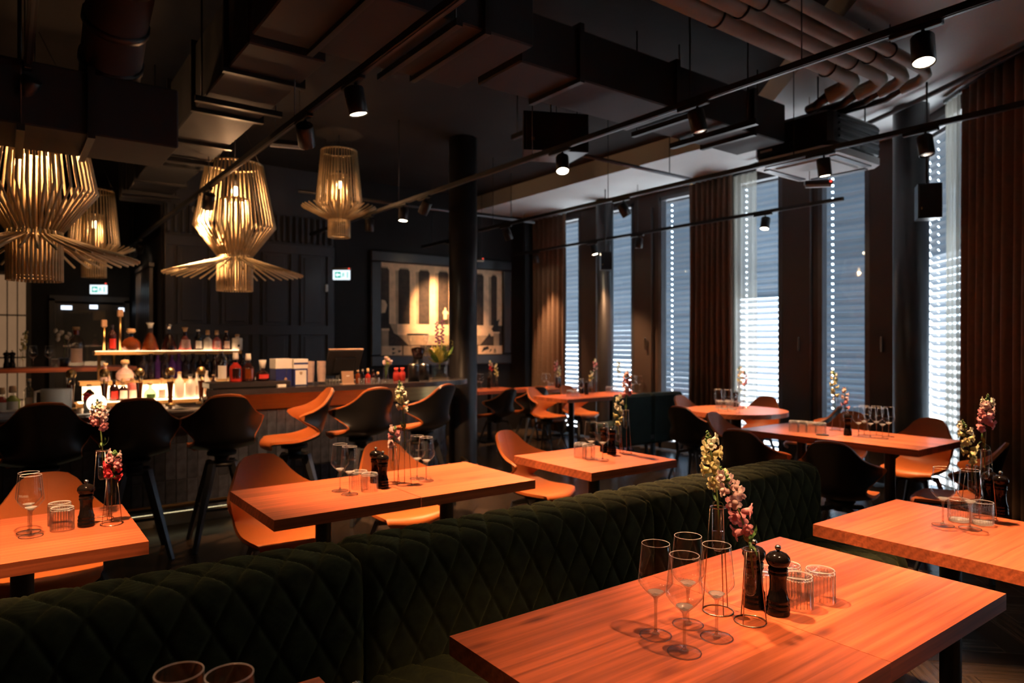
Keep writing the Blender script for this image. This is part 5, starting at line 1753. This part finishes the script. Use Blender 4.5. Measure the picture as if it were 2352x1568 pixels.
def make_glass():
    t = thing('wine_glass', '', 'wine glass', (0, 0, 0), 0, 'empty wine glasses')
    obj('bowl', mesh_of(lambda b: b.lathe([(.004, .090), (.010, .094), (.020, .103), (.031, .114), (.0405, .127), (.0412, .133), (.0400, .145), (.0365, .180), (.0328, .2195)], 28), 'bowl', 'glass_clear'), t)
    obj('rim', mesh_of(lambda b: b.tube([(.0328 * math.cos(2 * PI * i / 28), .0328 * math.sin(2 * PI * i / 28), .2195) for i in range(28)], .0006, 5, closed=True), 'rim', 'rim_highlight'), t)
    obj('stem', mesh_of(lambda b: b.lathe([(.0, .1005), (.009, .0995), (.0105, .0965), (.007, .092), (.0045, .086), (.0036, .070), (.0035, .02), (.0045, .010), (.010, .0055), (0, .0045)], 14), 'stem', 'glass_edge'), t)
    obj('bowl_glow', mesh_of(lambda b: b.lathe([(0, .0945), (.006, .0955), (.013, .1005), (.019, .1055), (.012, .1025), (.005, .0995), (0, .099)], 16), 'bowl_glow', 'glass_glow'), t)  # whitish blob added to imitate light focused in the bowl
    obj('foot', mesh_of(lambda b: b.lathe([(.008, .006), (.025, .0032), (.0365, .0018)], 28), 'foot', 'glass_foot'), t)
    obj('foot_edge', mesh_of(lambda b: b.tube([(.0368 * math.cos(2 * PI * i / 28), .0368 * math.sin(2 * PI * i / 28), .0013) for i in range(28)], .0013, 6, closed=True), 'foot_edge', 'glass_solid'), t)
    lt = obj('lettering', bent_text('ÜBERLAND', .0075, .0393, .150), t)
    obj('underline', mesh_of(lambda b: b.grid([[(.0395 * math.cos(a), .0395 * math.sin(a), z) for a in [-PI / 2 - .45 + .9 * k / 10 for k in range(11)]] for z in (.1475, .1482)]), 'underline', 'etch_white'), lt)
    return t


rib_me = mesh_of(lambda b: [b.tube([(.0377 * math.cos(a), .0377 * math.sin(a), .008), (.0377 * math.cos(a), .0377 * math.sin(a), .076)], .0007, 4) for a in [2 * PI * i / 26 for i in range(26)]], 'ribs', 'glass_edge')


def make_tumbler():
    t = thing('tumbler', '', 'tumbler', (0, 0, 0), 0, 'ribbed tumblers')
    obj('wall', mesh_of(lambda b: b.lathe([(.034, .0), (.0365, .002), (.0375, .012), (.0375, .082), (.0372, .085)], 56, rib=.03), 'wall', 'glass_tumbler'), t)
    obj('rim', mesh_of(lambda b: b.tube([(.0372 * math.cos(2 * PI * i / 28), .0372 * math.sin(2 * PI * i / 28), .085) for i in range(28)], .0009, 5, closed=True), 'rim', 'rim_highlight'), t)
    obj('ribs', rib_me, t)
    obj('lining', mesh_of(lambda b: b.lathe([(.0, .014), (.030, .014), (.0335, .022), (.0345, .082), (.0372, .085)], 28), 'lining', 'glass_tumbler'), t)
    obj('bottom', mesh_of(lambda b: b.lathe([(0, .001), (.034, .0005), (.0345, .010), (.02, .0125), (0, .012)], 28), 'bottom', 'glass_glow'), t)
    return t


def make_tumbler_down():
    t = thing('tumbler', '', 'tumbler', (0, 0, 0), 0, 'ribbed tumblers')
    obj('wall', mesh_of(lambda b: b.lathe([(.0372, .0005), (.0375, .003), (.0375, .073), (.0365, .083), (.034, .0855)], 56, rib=.03), 'wall', 'glass_tumbler'), t)
    obj('rim', mesh_of(lambda b: (b.tube([(.0355 * math.cos(2 * PI * i / 28), .0355 * math.sin(2 * PI * i / 28), .0848) for i in range(28)], .0008, 5, closed=True),
                                  [b.lathe([(0, -.0012), (.0013, 0), (0, .0012)], 5, c=(.0362 * math.cos(a), .0362 * math.sin(a), .0765)) for a in [2 * PI * i / 28 for i in range(28)]]), 'rim', 'rim_highlight'), t)  # white ring and beads drawn as highlight and glints
    obj('ribs', rib_me, t)
    obj('lining', mesh_of(lambda b: b.lathe([(.0372, .0005), (.0345, .003), (.0335, .063), (.030, .071), (.0, .0715)], 28), 'lining', 'glass_tumbler'), t)
    obj('bottom', mesh_of(lambda b: b.lathe([(0, .072), (.02, .073), (.0345, .0755), (.034, .085), (.025, .0835), (0, .083)], 28, rib=.01), 'bottom', 'glass_stem'), t)
    return t


def make_mill():
    t = thing('pepper_mill', '', 'pepper mill', (0, 0, 0), 0, 'black pepper mills')
    obj('body', mesh_of(lambda b: b.lathe([(0, 0), (.0275, 0), (.029, .003), (.029, .016), (.0275, .019), (.0285, .022), (.0285, .028), (.0265, .031), (.0275, .034), (.0275, .040), (.0245, .045), (.021, .065),
                                           (.0205, .085), (.0215, .098), (.024, .102), (.0245, .106), (.0225, .109), (.0240, .112), (.0240, .118), (.021, .121), (0, .121)], 28), 'body', 'mill_black'), t)
    obj('head', mesh_of(lambda b: b.lathe([(0, .1215), (.021, .1215), (.0265, .128), (.0305, .138), (.0290, .147), (.022, .155), (.012, .1595), (.006, .161), (0, .161)], 28), 'head', 'mill_black'), t)
    obj('knob', mesh_of(lambda b: b.lathe([(.003, .160), (.004, .163), (.0075, .167), (.008, .171), (.0055, .176), (0, .1775)], 16), 'knob', 'steel'), t)
    return t


def make_vase(H):
    t = thing('bud_vase', '', 'vase', (0, 0, 0), 0, 'test tube vases in wire stands')
    rb_, rtp = .0385, .0195
    b = MB()
    b.tube([(rb_ * math.cos(2 * PI * i / 32), rb_ * math.sin(2 * PI * i / 32), .0016) for i in range(32)], .0016, 6, closed=True)
    b.tube([(rtp * math.cos(2 * PI * i / 24), rtp * math.sin(2 * PI * i / 24), H) for i in range(24)], .0014, 6, closed=True)
    for k in range(3):
        a = .5 + 2 * PI * k / 3
        b.tube([(rb_ * math.cos(a), rb_ * math.sin(a), .0016), (rtp * math.cos(a), rtp * math.sin(a), H)], .0014, 6)
    obj('wire_stand', b.mesh('wire_stand', 'copper_wire'), t)
    tl = H - .115
    obj('tube', mesh_of(lambda q: q.lathe([(0, tl), (.008, tl + .002), (.0135, tl + .009), (.015, tl + .02), (.015, H - .002), (.0175, H + .003)], 20), 'tube', 'glass_clear'), t)
    obj('water', mesh_of(lambda q: q.lathe([(0, tl + .002), (.012, tl + .01), (.0138, tl + .02), (.0138, tl + .052), (0, tl + .052)], 18), 'water', 'water'), t)
    return t


WG, TU, TD, MI = Stamp(make_glass()), Stamp(make_tumbler()), Stamp(make_tumbler_down()), Stamp(make_mill())
VL, VS = Stamp(make_vase(.27)), Stamp(make_vase(.18))


def blossom_mesh(mat):
    """snapdragon flower: pouch-shaped tube, two upright upper lobes and three spreading lower lobes"""
    b = MB()
    b.lathe([(.0, 0), (.0035, .001), (.0055, .006), (.0062, .012), (.0066, .016)], 10, sy=1.1)
    b.lathe([(0, .0225), (.0045, .021), (.0066, .0165), (.006, .012)], 10, c=(0, -.0015, 0))

    def petal(phi, l, w, b0, b1, seed):
        rows = []
        n, m = 6, 6
        r, z = .0055, .014
        for i in range(n):
            t = i / (n - 1)
            be = b0 + (b1 - b0) * t
            if i:
                r += l / (n - 1) * math.sin(be); z += l / (n - 1) * math.cos(be)
            ww = w * math.sin(PI * (.22 + .66 * t)) ** .7
            row = []
            for j in range(m):
                v = -1 + 2 * j / (m - 1)
                ru = .0011 * t * math.sin(7 * v + seed)
                cup = .0018 * v * v
                rr = r - cup * math.cos(be) * .5
                zz = z + ru + cup * math.sin(be)
                a = phi
                x0, y0 = rr * math.cos(a), rr * math.sin(a)
                row.append((x0 - math.sin(a) * v * ww, y0 + math.cos(a) * v * ww, zz))
            rows.append(row)
        b.grid(rows, smooth=True)
    petal(math.radians(58), .0125, .0068, .35, 1.3, 1)
    petal(math.radians(122), .0125, .0068, .35, 1.3, 2)
    petal(math.radians(212), .0105, .0060, .9, 1.9, 3)
    petal(math.radians(270), .0110, .0060, .9, 2.0, 4)
    petal(math.radians(328), .0105, .0060, .9, 1.9, 5)
    return b.mesh('blossom', mat)


BLOOM = {}
bud_me = mesh_of(lambda b: b.lathe([(0, 0), (.0035, .002), (.0045, .006), (.003, .011), (0, .013)], 8), 'bud', 'leaf_green')


def leaf_mesh(L, w, curl):
    b = MB(); rows = []
    for i in range(8):
        t = i / 7
        ww = w * math.sin(PI * min(1, .12 + t * .9)) ** .8
        x = L * (math.sin(curl * t) / curl if curl else t); z = L * ((1 - math.cos(curl * t)) / curl if curl else 0)
        rows.append([(x, -ww, z + .002), (x, 0, z), (x, ww, z + .002)])
    b.grid(rows, smooth=True)
    return b.mesh('leaf', 'leaf_green')


leaf_a, leaf_b = leaf_mesh(.045, .006, 1.6), leaf_mesh(.035, .004, -2.2)


def snapdragon(label, x, y, z, tall, mats, lean=(0, 0), n=11, start=.35, seed=0, scale=1.0, group='snapdragon stems', leaves=6, dip=.07):
    """stem standing in a vase whose mouth is at height z; lean is the sideways travel of the tip"""
    rnd = random.Random(seed)
    t = thing('snapdragon', label, 'flower', (x, y, z), 0, group)

    def c(s):       # stem curve, s in 0..1 above the mouth
        return Vector((lean[0] * s ** 1.3, lean[1] * s ** 1.3, tall * s))
    b = MB()
    b.tube([(-lean[0] * .12, -lean[1] * .12, -dip)] + [tuple(c(k / 8)) for k in range(9)], [.0026 * scale] * 5 + [.0022 * scale] * 3 + [.0016 * scale, .001 * scale], 7)
    obj('stem', b.mesh('stem', 'stem_green'), t)
    for k in range(n):
        s = start + (.86 - start) * (k / max(1, n - 1)) ** .95
        a = k * 2.39 + rnd.uniform(-.4, .4) + seed
        size = scale * (1.25 - .5 * max(0, (k / n - .45))) * rnd.uniform(.9, 1.1)
        mt = mats[min(len(mats) - 1, int(k / n * len(mats)))]
        if mt not in BLOOM:
            BLOOM[mt] = blossom_mesh(mt)
        d = Vector((math.cos(a), math.sin(a), -.15 + .75 * (k / n))).normalized()
        q = d.to_track_quat('Z', 'Y')
        obj('blossom', BLOOM[mt], t, c(s) + d * .004 * scale, q.to_euler(), (size,) * 3)
    for k in range(14):
        s = .82 + .19 * k / 13
        a = k * 2.39 + seed
        d = Vector((math.cos(a) * (1.1 - s) * 6, math.sin(a) * (1.1 - s) * 6, 1)).normalized()
        obj('bud', bud_me, t, c(min(1, s)) - d * .002, d.to_track_quat('Z', 'Y').to_euler(), (scale * (1.45 - .07 * k),) * 3)
    for k in range(leaves):
        a = rnd.uniform(0, 2 * PI)
        obj('leaf', leaf_a if k % 2 else leaf_b, t, c(rnd.uniform(0, .16)), (rnd.uniform(-.3, .3), -rnd.uniform(.1, .8), a), (scale * rnd.uniform(.7, 1.1),) * 3)
    return t


def right_of(k):
    return (RT[0] * k, RT[1] * k)


TZ = .75


N_BLOOM = 1.05


def put(S, u, v, label, rz=None, z=TZ):
    x, y = at(u, v, z)
    S.put((x, y, z), random.uniform(-3, 3) if rz is None else rz, label)
    return x, y


def vase_flower(S, H, u, v, vlabel, flabel, tall, mats, lean, n=9, seed=0, start=.3, z=TZ, scale=1.0, leaves=5):
    x, y = at(u, v, z)
    S.put((x, y, z), random.uniform(0, 2), vlabel)
    snapdragon(flabel, x, y, z + H, tall, mats, right_of(lean), int(n * N_BLOOM), start, seed, scale, leaves=leaves)


Yl, Cr, Pk, Rs, Rd = 'bloom_yellow', 'bloom_cream', 'bloom_pink', 'bloom_rose', 'bloom_red'


def lay_tables():
    # front table
    put(WG, 1506, 1459, 'leftmost of four wine glasses on the front table', -2.2)
    put(WG, 1572, 1498, 'wine glass standing nearest in the group of four on the front table', 2.2)
    put(WG, 1580, 1434, 'rear wine glass in the group of four on the front table', 1.5)
    put(WG, 1646, 1464, 'rightmost of four wine glasses on the front table', .6)
    vase_flower(VL, .27, 1649, 1403, 'tall wire-stand tube vase with the yellow stem on the front table', 'tall yellow snapdragon on the front table', .195, [Yl, Yl, Yl, Cr], -.028, 11, 1, .30, leaves=3)
    vase_flower(VS, .18, 1723, 1427, 'short wire-stand tube vase with the pink stem on the front table', 'leaning pink snapdragon on the front table', .205, [Pk, Pk, Rs, Rs], -.075, 12, 2, .22, leaves=12)
    put(MI, 1787, 1409, 'glossy black pepper mill standing free on the front table')
    put(MI, 1732, 1392, 'black mill half hidden behind the pink flower on the front table')
    put(TD, 1884, 1379, 'rightmost upturned tumbler on the front table')
    put(TD, 1832, 1394, 'upturned tumbler closest to the pepper mill on the front table')
    put(TD, 1806, 1366, 'rear upturned tumbler behind the pepper mill on the front table')
    put(TD, 1764, 1378, 'upturned tumbler half hidden between the two front mills')
    # lower left corner table
    g = 'the lower left corner table'
    for (x, y, lab) in ((.205, 1.085, 'wine glass whose rim rises into the frame at the lower left'), (.262, 1.035, 'wine glass at the bottom edge, only the rim showing')):
        WG.put((x, y, TZ), 1.0, lab)
    MI.put((.435, .985, TZ), 0, 'pepper mill with only its head showing at the bottom edge')
    # right edge table
    put(WG, 2166, 1206, 'left wine glass on the table at the right edge', .3)
    put(WG, 2228, 1214, 'right wine glass on the table at the right edge', 1.2)
    put(TU, 2203, 1196, 'left tumbler behind the wine glasses on the right edge table')
    put(TU, 2256, 1203, 'right tumbler behind the wine glasses on the right edge table')
    vase_flower(VL, .27, 2262, 1190, 'tall tube vase with the pink flower on the right edge table', 'tall pink and yellow snapdragon at the right edge', .22, [Pk, Pk, Rs, Cr], .012, 11, 3, .42)
    vase_flower(VS, .18, 2232, 1168, 'short tube vase with the yellow flower on the right edge table', 'yellow snapdragon behind the glasses at the right edge', .19, [Yl, Yl, Cr], -.04, 11, 4, .15)
    put(MI, 2298, 1182, 'pepper mill on the table at the right edge')
    put(MI, 2274, 1172, 'mill hidden behind the tall vase at the right edge')
    # left edge table
    put(WG, 71, 1231, 'wine glass nearest on the table at the left edge', -.7)
    put(WG, 66, 1222, 'second wine glass right behind the first at the left edge', 1.8)
    put(TD, 143, 1217, 'front upturned tumbler on the left edge table')
    put(TD, 137, 1205, 'upturned tumbler tucked behind another on the left edge table')
    put(MI, 198, 1208, 'pepper mill on the left edge table')
    vase_flower(VL, .27, 235, 1192, 'tall tube vase on the left edge table', 'tall pale pink snapdragon before the bar stools', .20, [Pk, Rs, Rs, Cr], -.02, 9, 5, .5)
    vase_flower(VS, .18, 257, 1203, 'short tube vase on the left edge table', 'short red and pink snapdragon on the left edge table', .10, [Rd, Rd, Pk, Rs], .012, 10, 6, .0)
    # middle table
    put(WG, 781, 1127, 'leftmost wine glass on the long middle table', 2.0)
    put(WG, 803, 1135, 'second wine glass from the left on the long middle table', 2.4)
    put(WG, 958, 1099, 'third wine glass, right of the yellow flower on the middle table', -.2)
    put(WG, 979, 1104, 'rightmost wine glass on the long middle table', 2.6)
    put(TD, 826, 1122, 'left upturned tumbler on the long middle table')
    put(TD, 849, 1128, 'right upturned tumbler on the long middle table, by the mills')
    put(MI, 879, 1120, 'front pepper mill of two on the middle table')
    put(MI, 863, 1108, 'rear pepper mill of two on the middle table')
    vase_flower(VL, .27, 929, 1113, 'tall tube vase on the middle table', 'tall cream yellow snapdragon on the middle table', .235, [Cr, Yl, Cr, Cr], -.025, 9, 7, .42)
    vase_flower(VS, .18, 903, 1110, 'short tube vase on the middle table', 'short pink snapdragon on the middle table', .10, [Rs, Pk, Rs], .01, 7, 8, .1)
    # small square table
    put(WG, 1358, 1053, 'left wine glass on the small square table', 2.2)
    put(WG, 1384, 1056, 'right wine glass on the small square table', 2.9)
    put(TD, 1333, 1049, 'left upturned tumbler on the small square table')
    put(TD, 1352, 1053, 'right upturned tumbler on the small square table')
    put(MI, 1405, 1043, 'front pepper mill on the small square table')
    put(MI, 1388, 1037, 'rear pepper mill on the small square table')
    vase_flower(VL, .27, 1438, 1041, 'tall tube vase on the small square table', 'pink snapdragon on the small square table', .25, [Pk, Rs, Pk, Rs], .01, 12, 9, .40)
    vase_flower(VS, .18, 1420, 1038, 'short tube vase on the small square table', 'yellow snapdragon on the small square table', .19, [Yl, Cr, Cr], .015, 9, 10, .05)
    # six-glass table
    six = ((1972, 1003), (1985, 999), (1999, 1005), (2013, 1000), (2027, 1007), (2041, 1003))
    for k, (u, v) in enumerate(six):
        put(WG, u, v, '%s from the left in the row of six wine glasses by the windows' % ['first', 'second', 'third', 'fourth', 'fifth', 'sixth'][k])
    for k, (u, v) in enumerate(((1824, 991), (1843, 992), (1862, 994), (1885, 996))):
        put(TD, u, v, '%s upturned tumbler from the left on the six-glass table' % ['first', 'second', 'third', 'fourth'][k])
    put(MI, 1947, 1000, 'pepper mill on the six-glass table')
    x, y = at(1889, 999, TZ)
    tag(obj('coaster', mesh_of(lambda b: b.lathe([(0, 0), (.045, 0), (.045, .005), (0, .006)], 20), 'coaster', 'plastic_black'), None, (x, y, TZ)), 'small black coaster before the tumblers on the six-glass table', 'coaster')
    vase_flower(VL, .27, 1917, 988, 'tall tube vase on the six-glass table', 'yellow snapdragon before the six-glass window', .20, [Yl, Yl, Cr], -.01, 10, 11, .05)
    vase_flower(VS, .18, 1941, 990, 'short tube vase on the six-glass table', 'pink snapdragon before the six-glass window', .16, [Pk, Rs, Rs], .0, 8, 12, .05)
    # round table
    put(WG, 1650, 944, 'first wine glass on the round table')
    put(WG, 1672, 945, 'second wine glass on the round table')
    put(WG, 1698, 949, 'third wine glass on the round table, before the flowers')
    for k, (u, v) in enumerate(((1652, 938), (1664, 940), (1676, 937), (1684, 941))):
        put(TU, u, v, '%s tumbler from the left on the round table' % ['first', 'second', 'third', 'fourth'][k])
    put(MI, 1690, 934, 'pepper mill on the round table')
    vase_flower(VL, .27, 1700, 938, 'tall tube vase on the round table', 'pale yellow snapdragon on the round table', .17, [Yl, Cr, Cr], -.01, 8, 13, .05)
    vase_flower(VS, .18, 1712, 936, 'short tube vase on the round table', 'pink snapdragon on the round table', .22, [Pk, Rs], -.01, 7, 14, .3)
    # far long table
    for k, (u, v) in enumerate(((1324, 906), (1334, 909), (1455, 899), (1469, 899))):
        put(WG, u, v, ['left wine glass of the pair on the far long table', 'second wine glass of the pair on the far long table', 'wine glass behind the pink flower on the far long table', 'rightmost wine glass on the far long table'][k])
    for k, (u, v) in enumerate(((1308, 911), (1322, 912), (1398, 902), (1412, 902))):
        put(TD, u, v, ['leftmost tumbler on the far long table', 'tumbler next to the leftmost one on the far long table', 'tumbler in the middle of the far long table', 'tumbler right of the middle on the far long table'][k])
    put(MI, 1336, 904, 'left pepper mill on the far long table')
    put(MI, 1347, 906, 'right pepper mill on the far long table')
    vase_flower(VL, .27, 1368, 902, 'tall tube vase on the far long table', 'pink and cream snapdragon on the far long table', .20, [Rs, Pk, Cr], -.02, 8, 15, .2)
    vase_flower(VS, .18, 1357, 903, 'short tube vase on the far long table', 'small yellow snapdragon on the far long table', .12, [Yl, Cr], .02, 6, 16, .05)
    vase_flower(VL, .27, 1421, 900, 'tube vase at the right of the far long table', 'yellow snapdragon at the right of the far long table', .15, [Yl, Yl], 0, 8, 17, .05)
    # picture table
    put(WG, 1098, 892, 'wine glass beside the pillar on the picture table')
    put(WG, 1105, 893, 'second wine glass beside the pillar on the picture table')
    put(MI, 1123, 891, 'mill before the white flower on the picture table')
    vase_flower(VL, .27, 1127, 891, 'tall tube vase on the picture table', 'pink and white snapdragon below the picture', .14, [Rd, Rs, Cr], 0, 8, 18, .05)
    vase_flower(VS, .18, 1140, 890, 'short tube vase on the picture table', 'yellow snapdragon below the picture', .19, [Yl, Cr], -.01, 9, 19, .05)
    # corner table
    put(WG, 1250, 891, 'left wine glass on the farthest corner table')
    put(WG, 1259, 892, 'right wine glass on the farthest corner table')
    put(TU, 1266, 892, 'tumbler on the farthest corner table')
    put(MI, 1279, 890, 'left mill on the farthest corner table')
    put(MI, 1285, 891, 'right mill on the farthest corner table')
    vase_flower(VL, .27, 1277, 892, 'tall tube vase on the farthest corner table', 'red snapdragon against the corner curtain', .15, [Pk, Pk, Rs], 0, 8, 20, .05)
    vase_flower(VS, .18, 1284, 892, 'short tube vase on the farthest corner table', 'yellow snapdragon against the corner curtain', .16, [Yl, Cr], 0, 8, 21, .05)
    # high table behind the bar
    zh = 1.1845
    for k, u in enumerate((76, 113)):
        WG.put((on_y(u, 8.5), 8.5, zh), 0, ['wine glass on the far high table, by the yellow flower', 'wine glass on the far high table, left of the big bottle'][k])
    TU.put((on_y(127, 8.42), 8.42, zh), 0, 'tumbler on the far high table')
    for k, u in enumerate((15, 28)):
        MI.put((on_y(u, 8.5), 8.5, zh), 0, ['mill at the left edge of the far high table', 'second mill on the far high table'][k])
    x = on_y(53, 8.6)
    VS.put((x, 8.6, zh), 0, 'short tube vase on the far high table')
    snapdragon('yellow snapdragon before the glowing glazed screen', x, 8.6, zh + .18, .20, [Yl, Yl, Cr], right_of(.03), 10, .0, 22)
    # vase with pink roses near the till
    x, y = on_y(886, 5.98), 5.98
    t = thing('rose_vase', 'small clear vase of pink roses on the bar', 'vase', (x, y, 1.06))
    obj('glass', mesh_of(lambda b: b.lathe([(0, .002), (.026, .001), (.03, .02), (.022, .10), (.02, .15)], 16), 'glass', 'glass_tumbler'), t)
    for k in range(9):
        a = k * 2.4; r = .01 + .035 * (k % 3) / 2
        p = (r * math.cos(a) + .01, r * math.sin(a) * .6, .18 + .018 * (k % 4))
        obj('stem', mesh_of(lambda b: b.tube([(0, 0, .03), (p[0] * .4, p[1] * .4, .13), p], .0018, 5), 'stem', 'stem_green'), t)
        obj('rose', blob('rose', Rs if k % 3 else 'leaf_yellow', .018), t, p, (.3 * math.cos(a), .3 * math.sin(a), a))
    # big arrangement beside the pillar
    x, y = on_y(1010, 6.22), 6.22
    t = thing('flower_vase', 'glass vase with purple spikes and yellow foliage at the end of the bar', 'flowers', (x, y, 1.06))
    obj('glass', mesh_of(lambda b: b.lathe([(0, .004), (.075, .002), (.08, .02), (.08, .17), (.084, .185)], 24), 'glass', 'glass_tumbler'), t)
    obj('water', mesh_of(lambda b: b.lathe([(0, .006), (.074, .006), (.076, .12), (0, .12)], 20), 'water', 'water'), t)
    rnd = random.Random(3)
    big = leaf_mesh(.16, .030, .9)
    bigy = big.copy(); bigy.materials.clear(); bigy.materials.append(MATS['leaf_yellow'])
    for k in range(22):
        a = 2 * PI * k / 22 + rnd.uniform(-.15, .15)
        obj('leaf', bigy if k % 4 else big, t, (.03 * math.cos(a), .03 * math.sin(a), .17 + .02 * (k % 3)), (rnd.uniform(-.4, .4), -rnd.uniform(.0, .9), a), (rnd.uniform(.7, 1.15),) * 3)
    for k, (dx, hh) in enumerate(((-.035, .60), (.035, .62))):
        p0 = Vector((0, 0, .1)); p1 = Vector((RT[0] * dx, RT[1] * dx, hh))
        obj('stem', mesh_of(lambda b: b.tube([tuple(p0), tuple(p1)], [.006, .002], 7), 'stem', 'stem_green'), t)
        for i in range(16):
            s = .55 + .43 * i / 15
            a = i * 2.4
            q = p0 + (p1 - p0) * s
            r = .022 * (1.25 - s * .75)
            obj('floret', blob('floret', 'bloom_purple', .017), t, (q.x + r * math.cos(a), q.y + r * math.sin(a), q.z), (0, 0, a), (1.3 - .6 * s,) * 3)
    for k in range(16):
        a = rnd.uniform(0, 2 * PI); rr = rnd.uniform(.08, .17); hh = rnd.uniform(.26, .42)
        p = (rr * math.cos(a), rr * math.sin(a), hh)
        obj('sprig', mesh_of(lambda b: (b.tube([(0, 0, .15), (p[0] * .5, p[1] * .5, hh * .7), p], .0014, 5),
                                        [b.lathe([(0, -.006), (.006, 0), (0, .006)], 6, c=(p[0] + rnd.uniform(-.03, .03), p[1] + rnd.uniform(-.03, .03), p[2] + rnd.uniform(-.05, .02))) for _ in range(5)]), 'sprig', 'leaf_yellow'), t)
    for k in range(4):
        a = 1.2 * k
        obj('rose', blob('rose', 'bloom_yellow' if k % 2 else 'kraft_card', .026), t, (-.06 * RT[0] + .03 * math.cos(a), -.06 * RT[1] + .03 * math.sin(a), .24 + .03 * (k % 3)))


lay_tables()
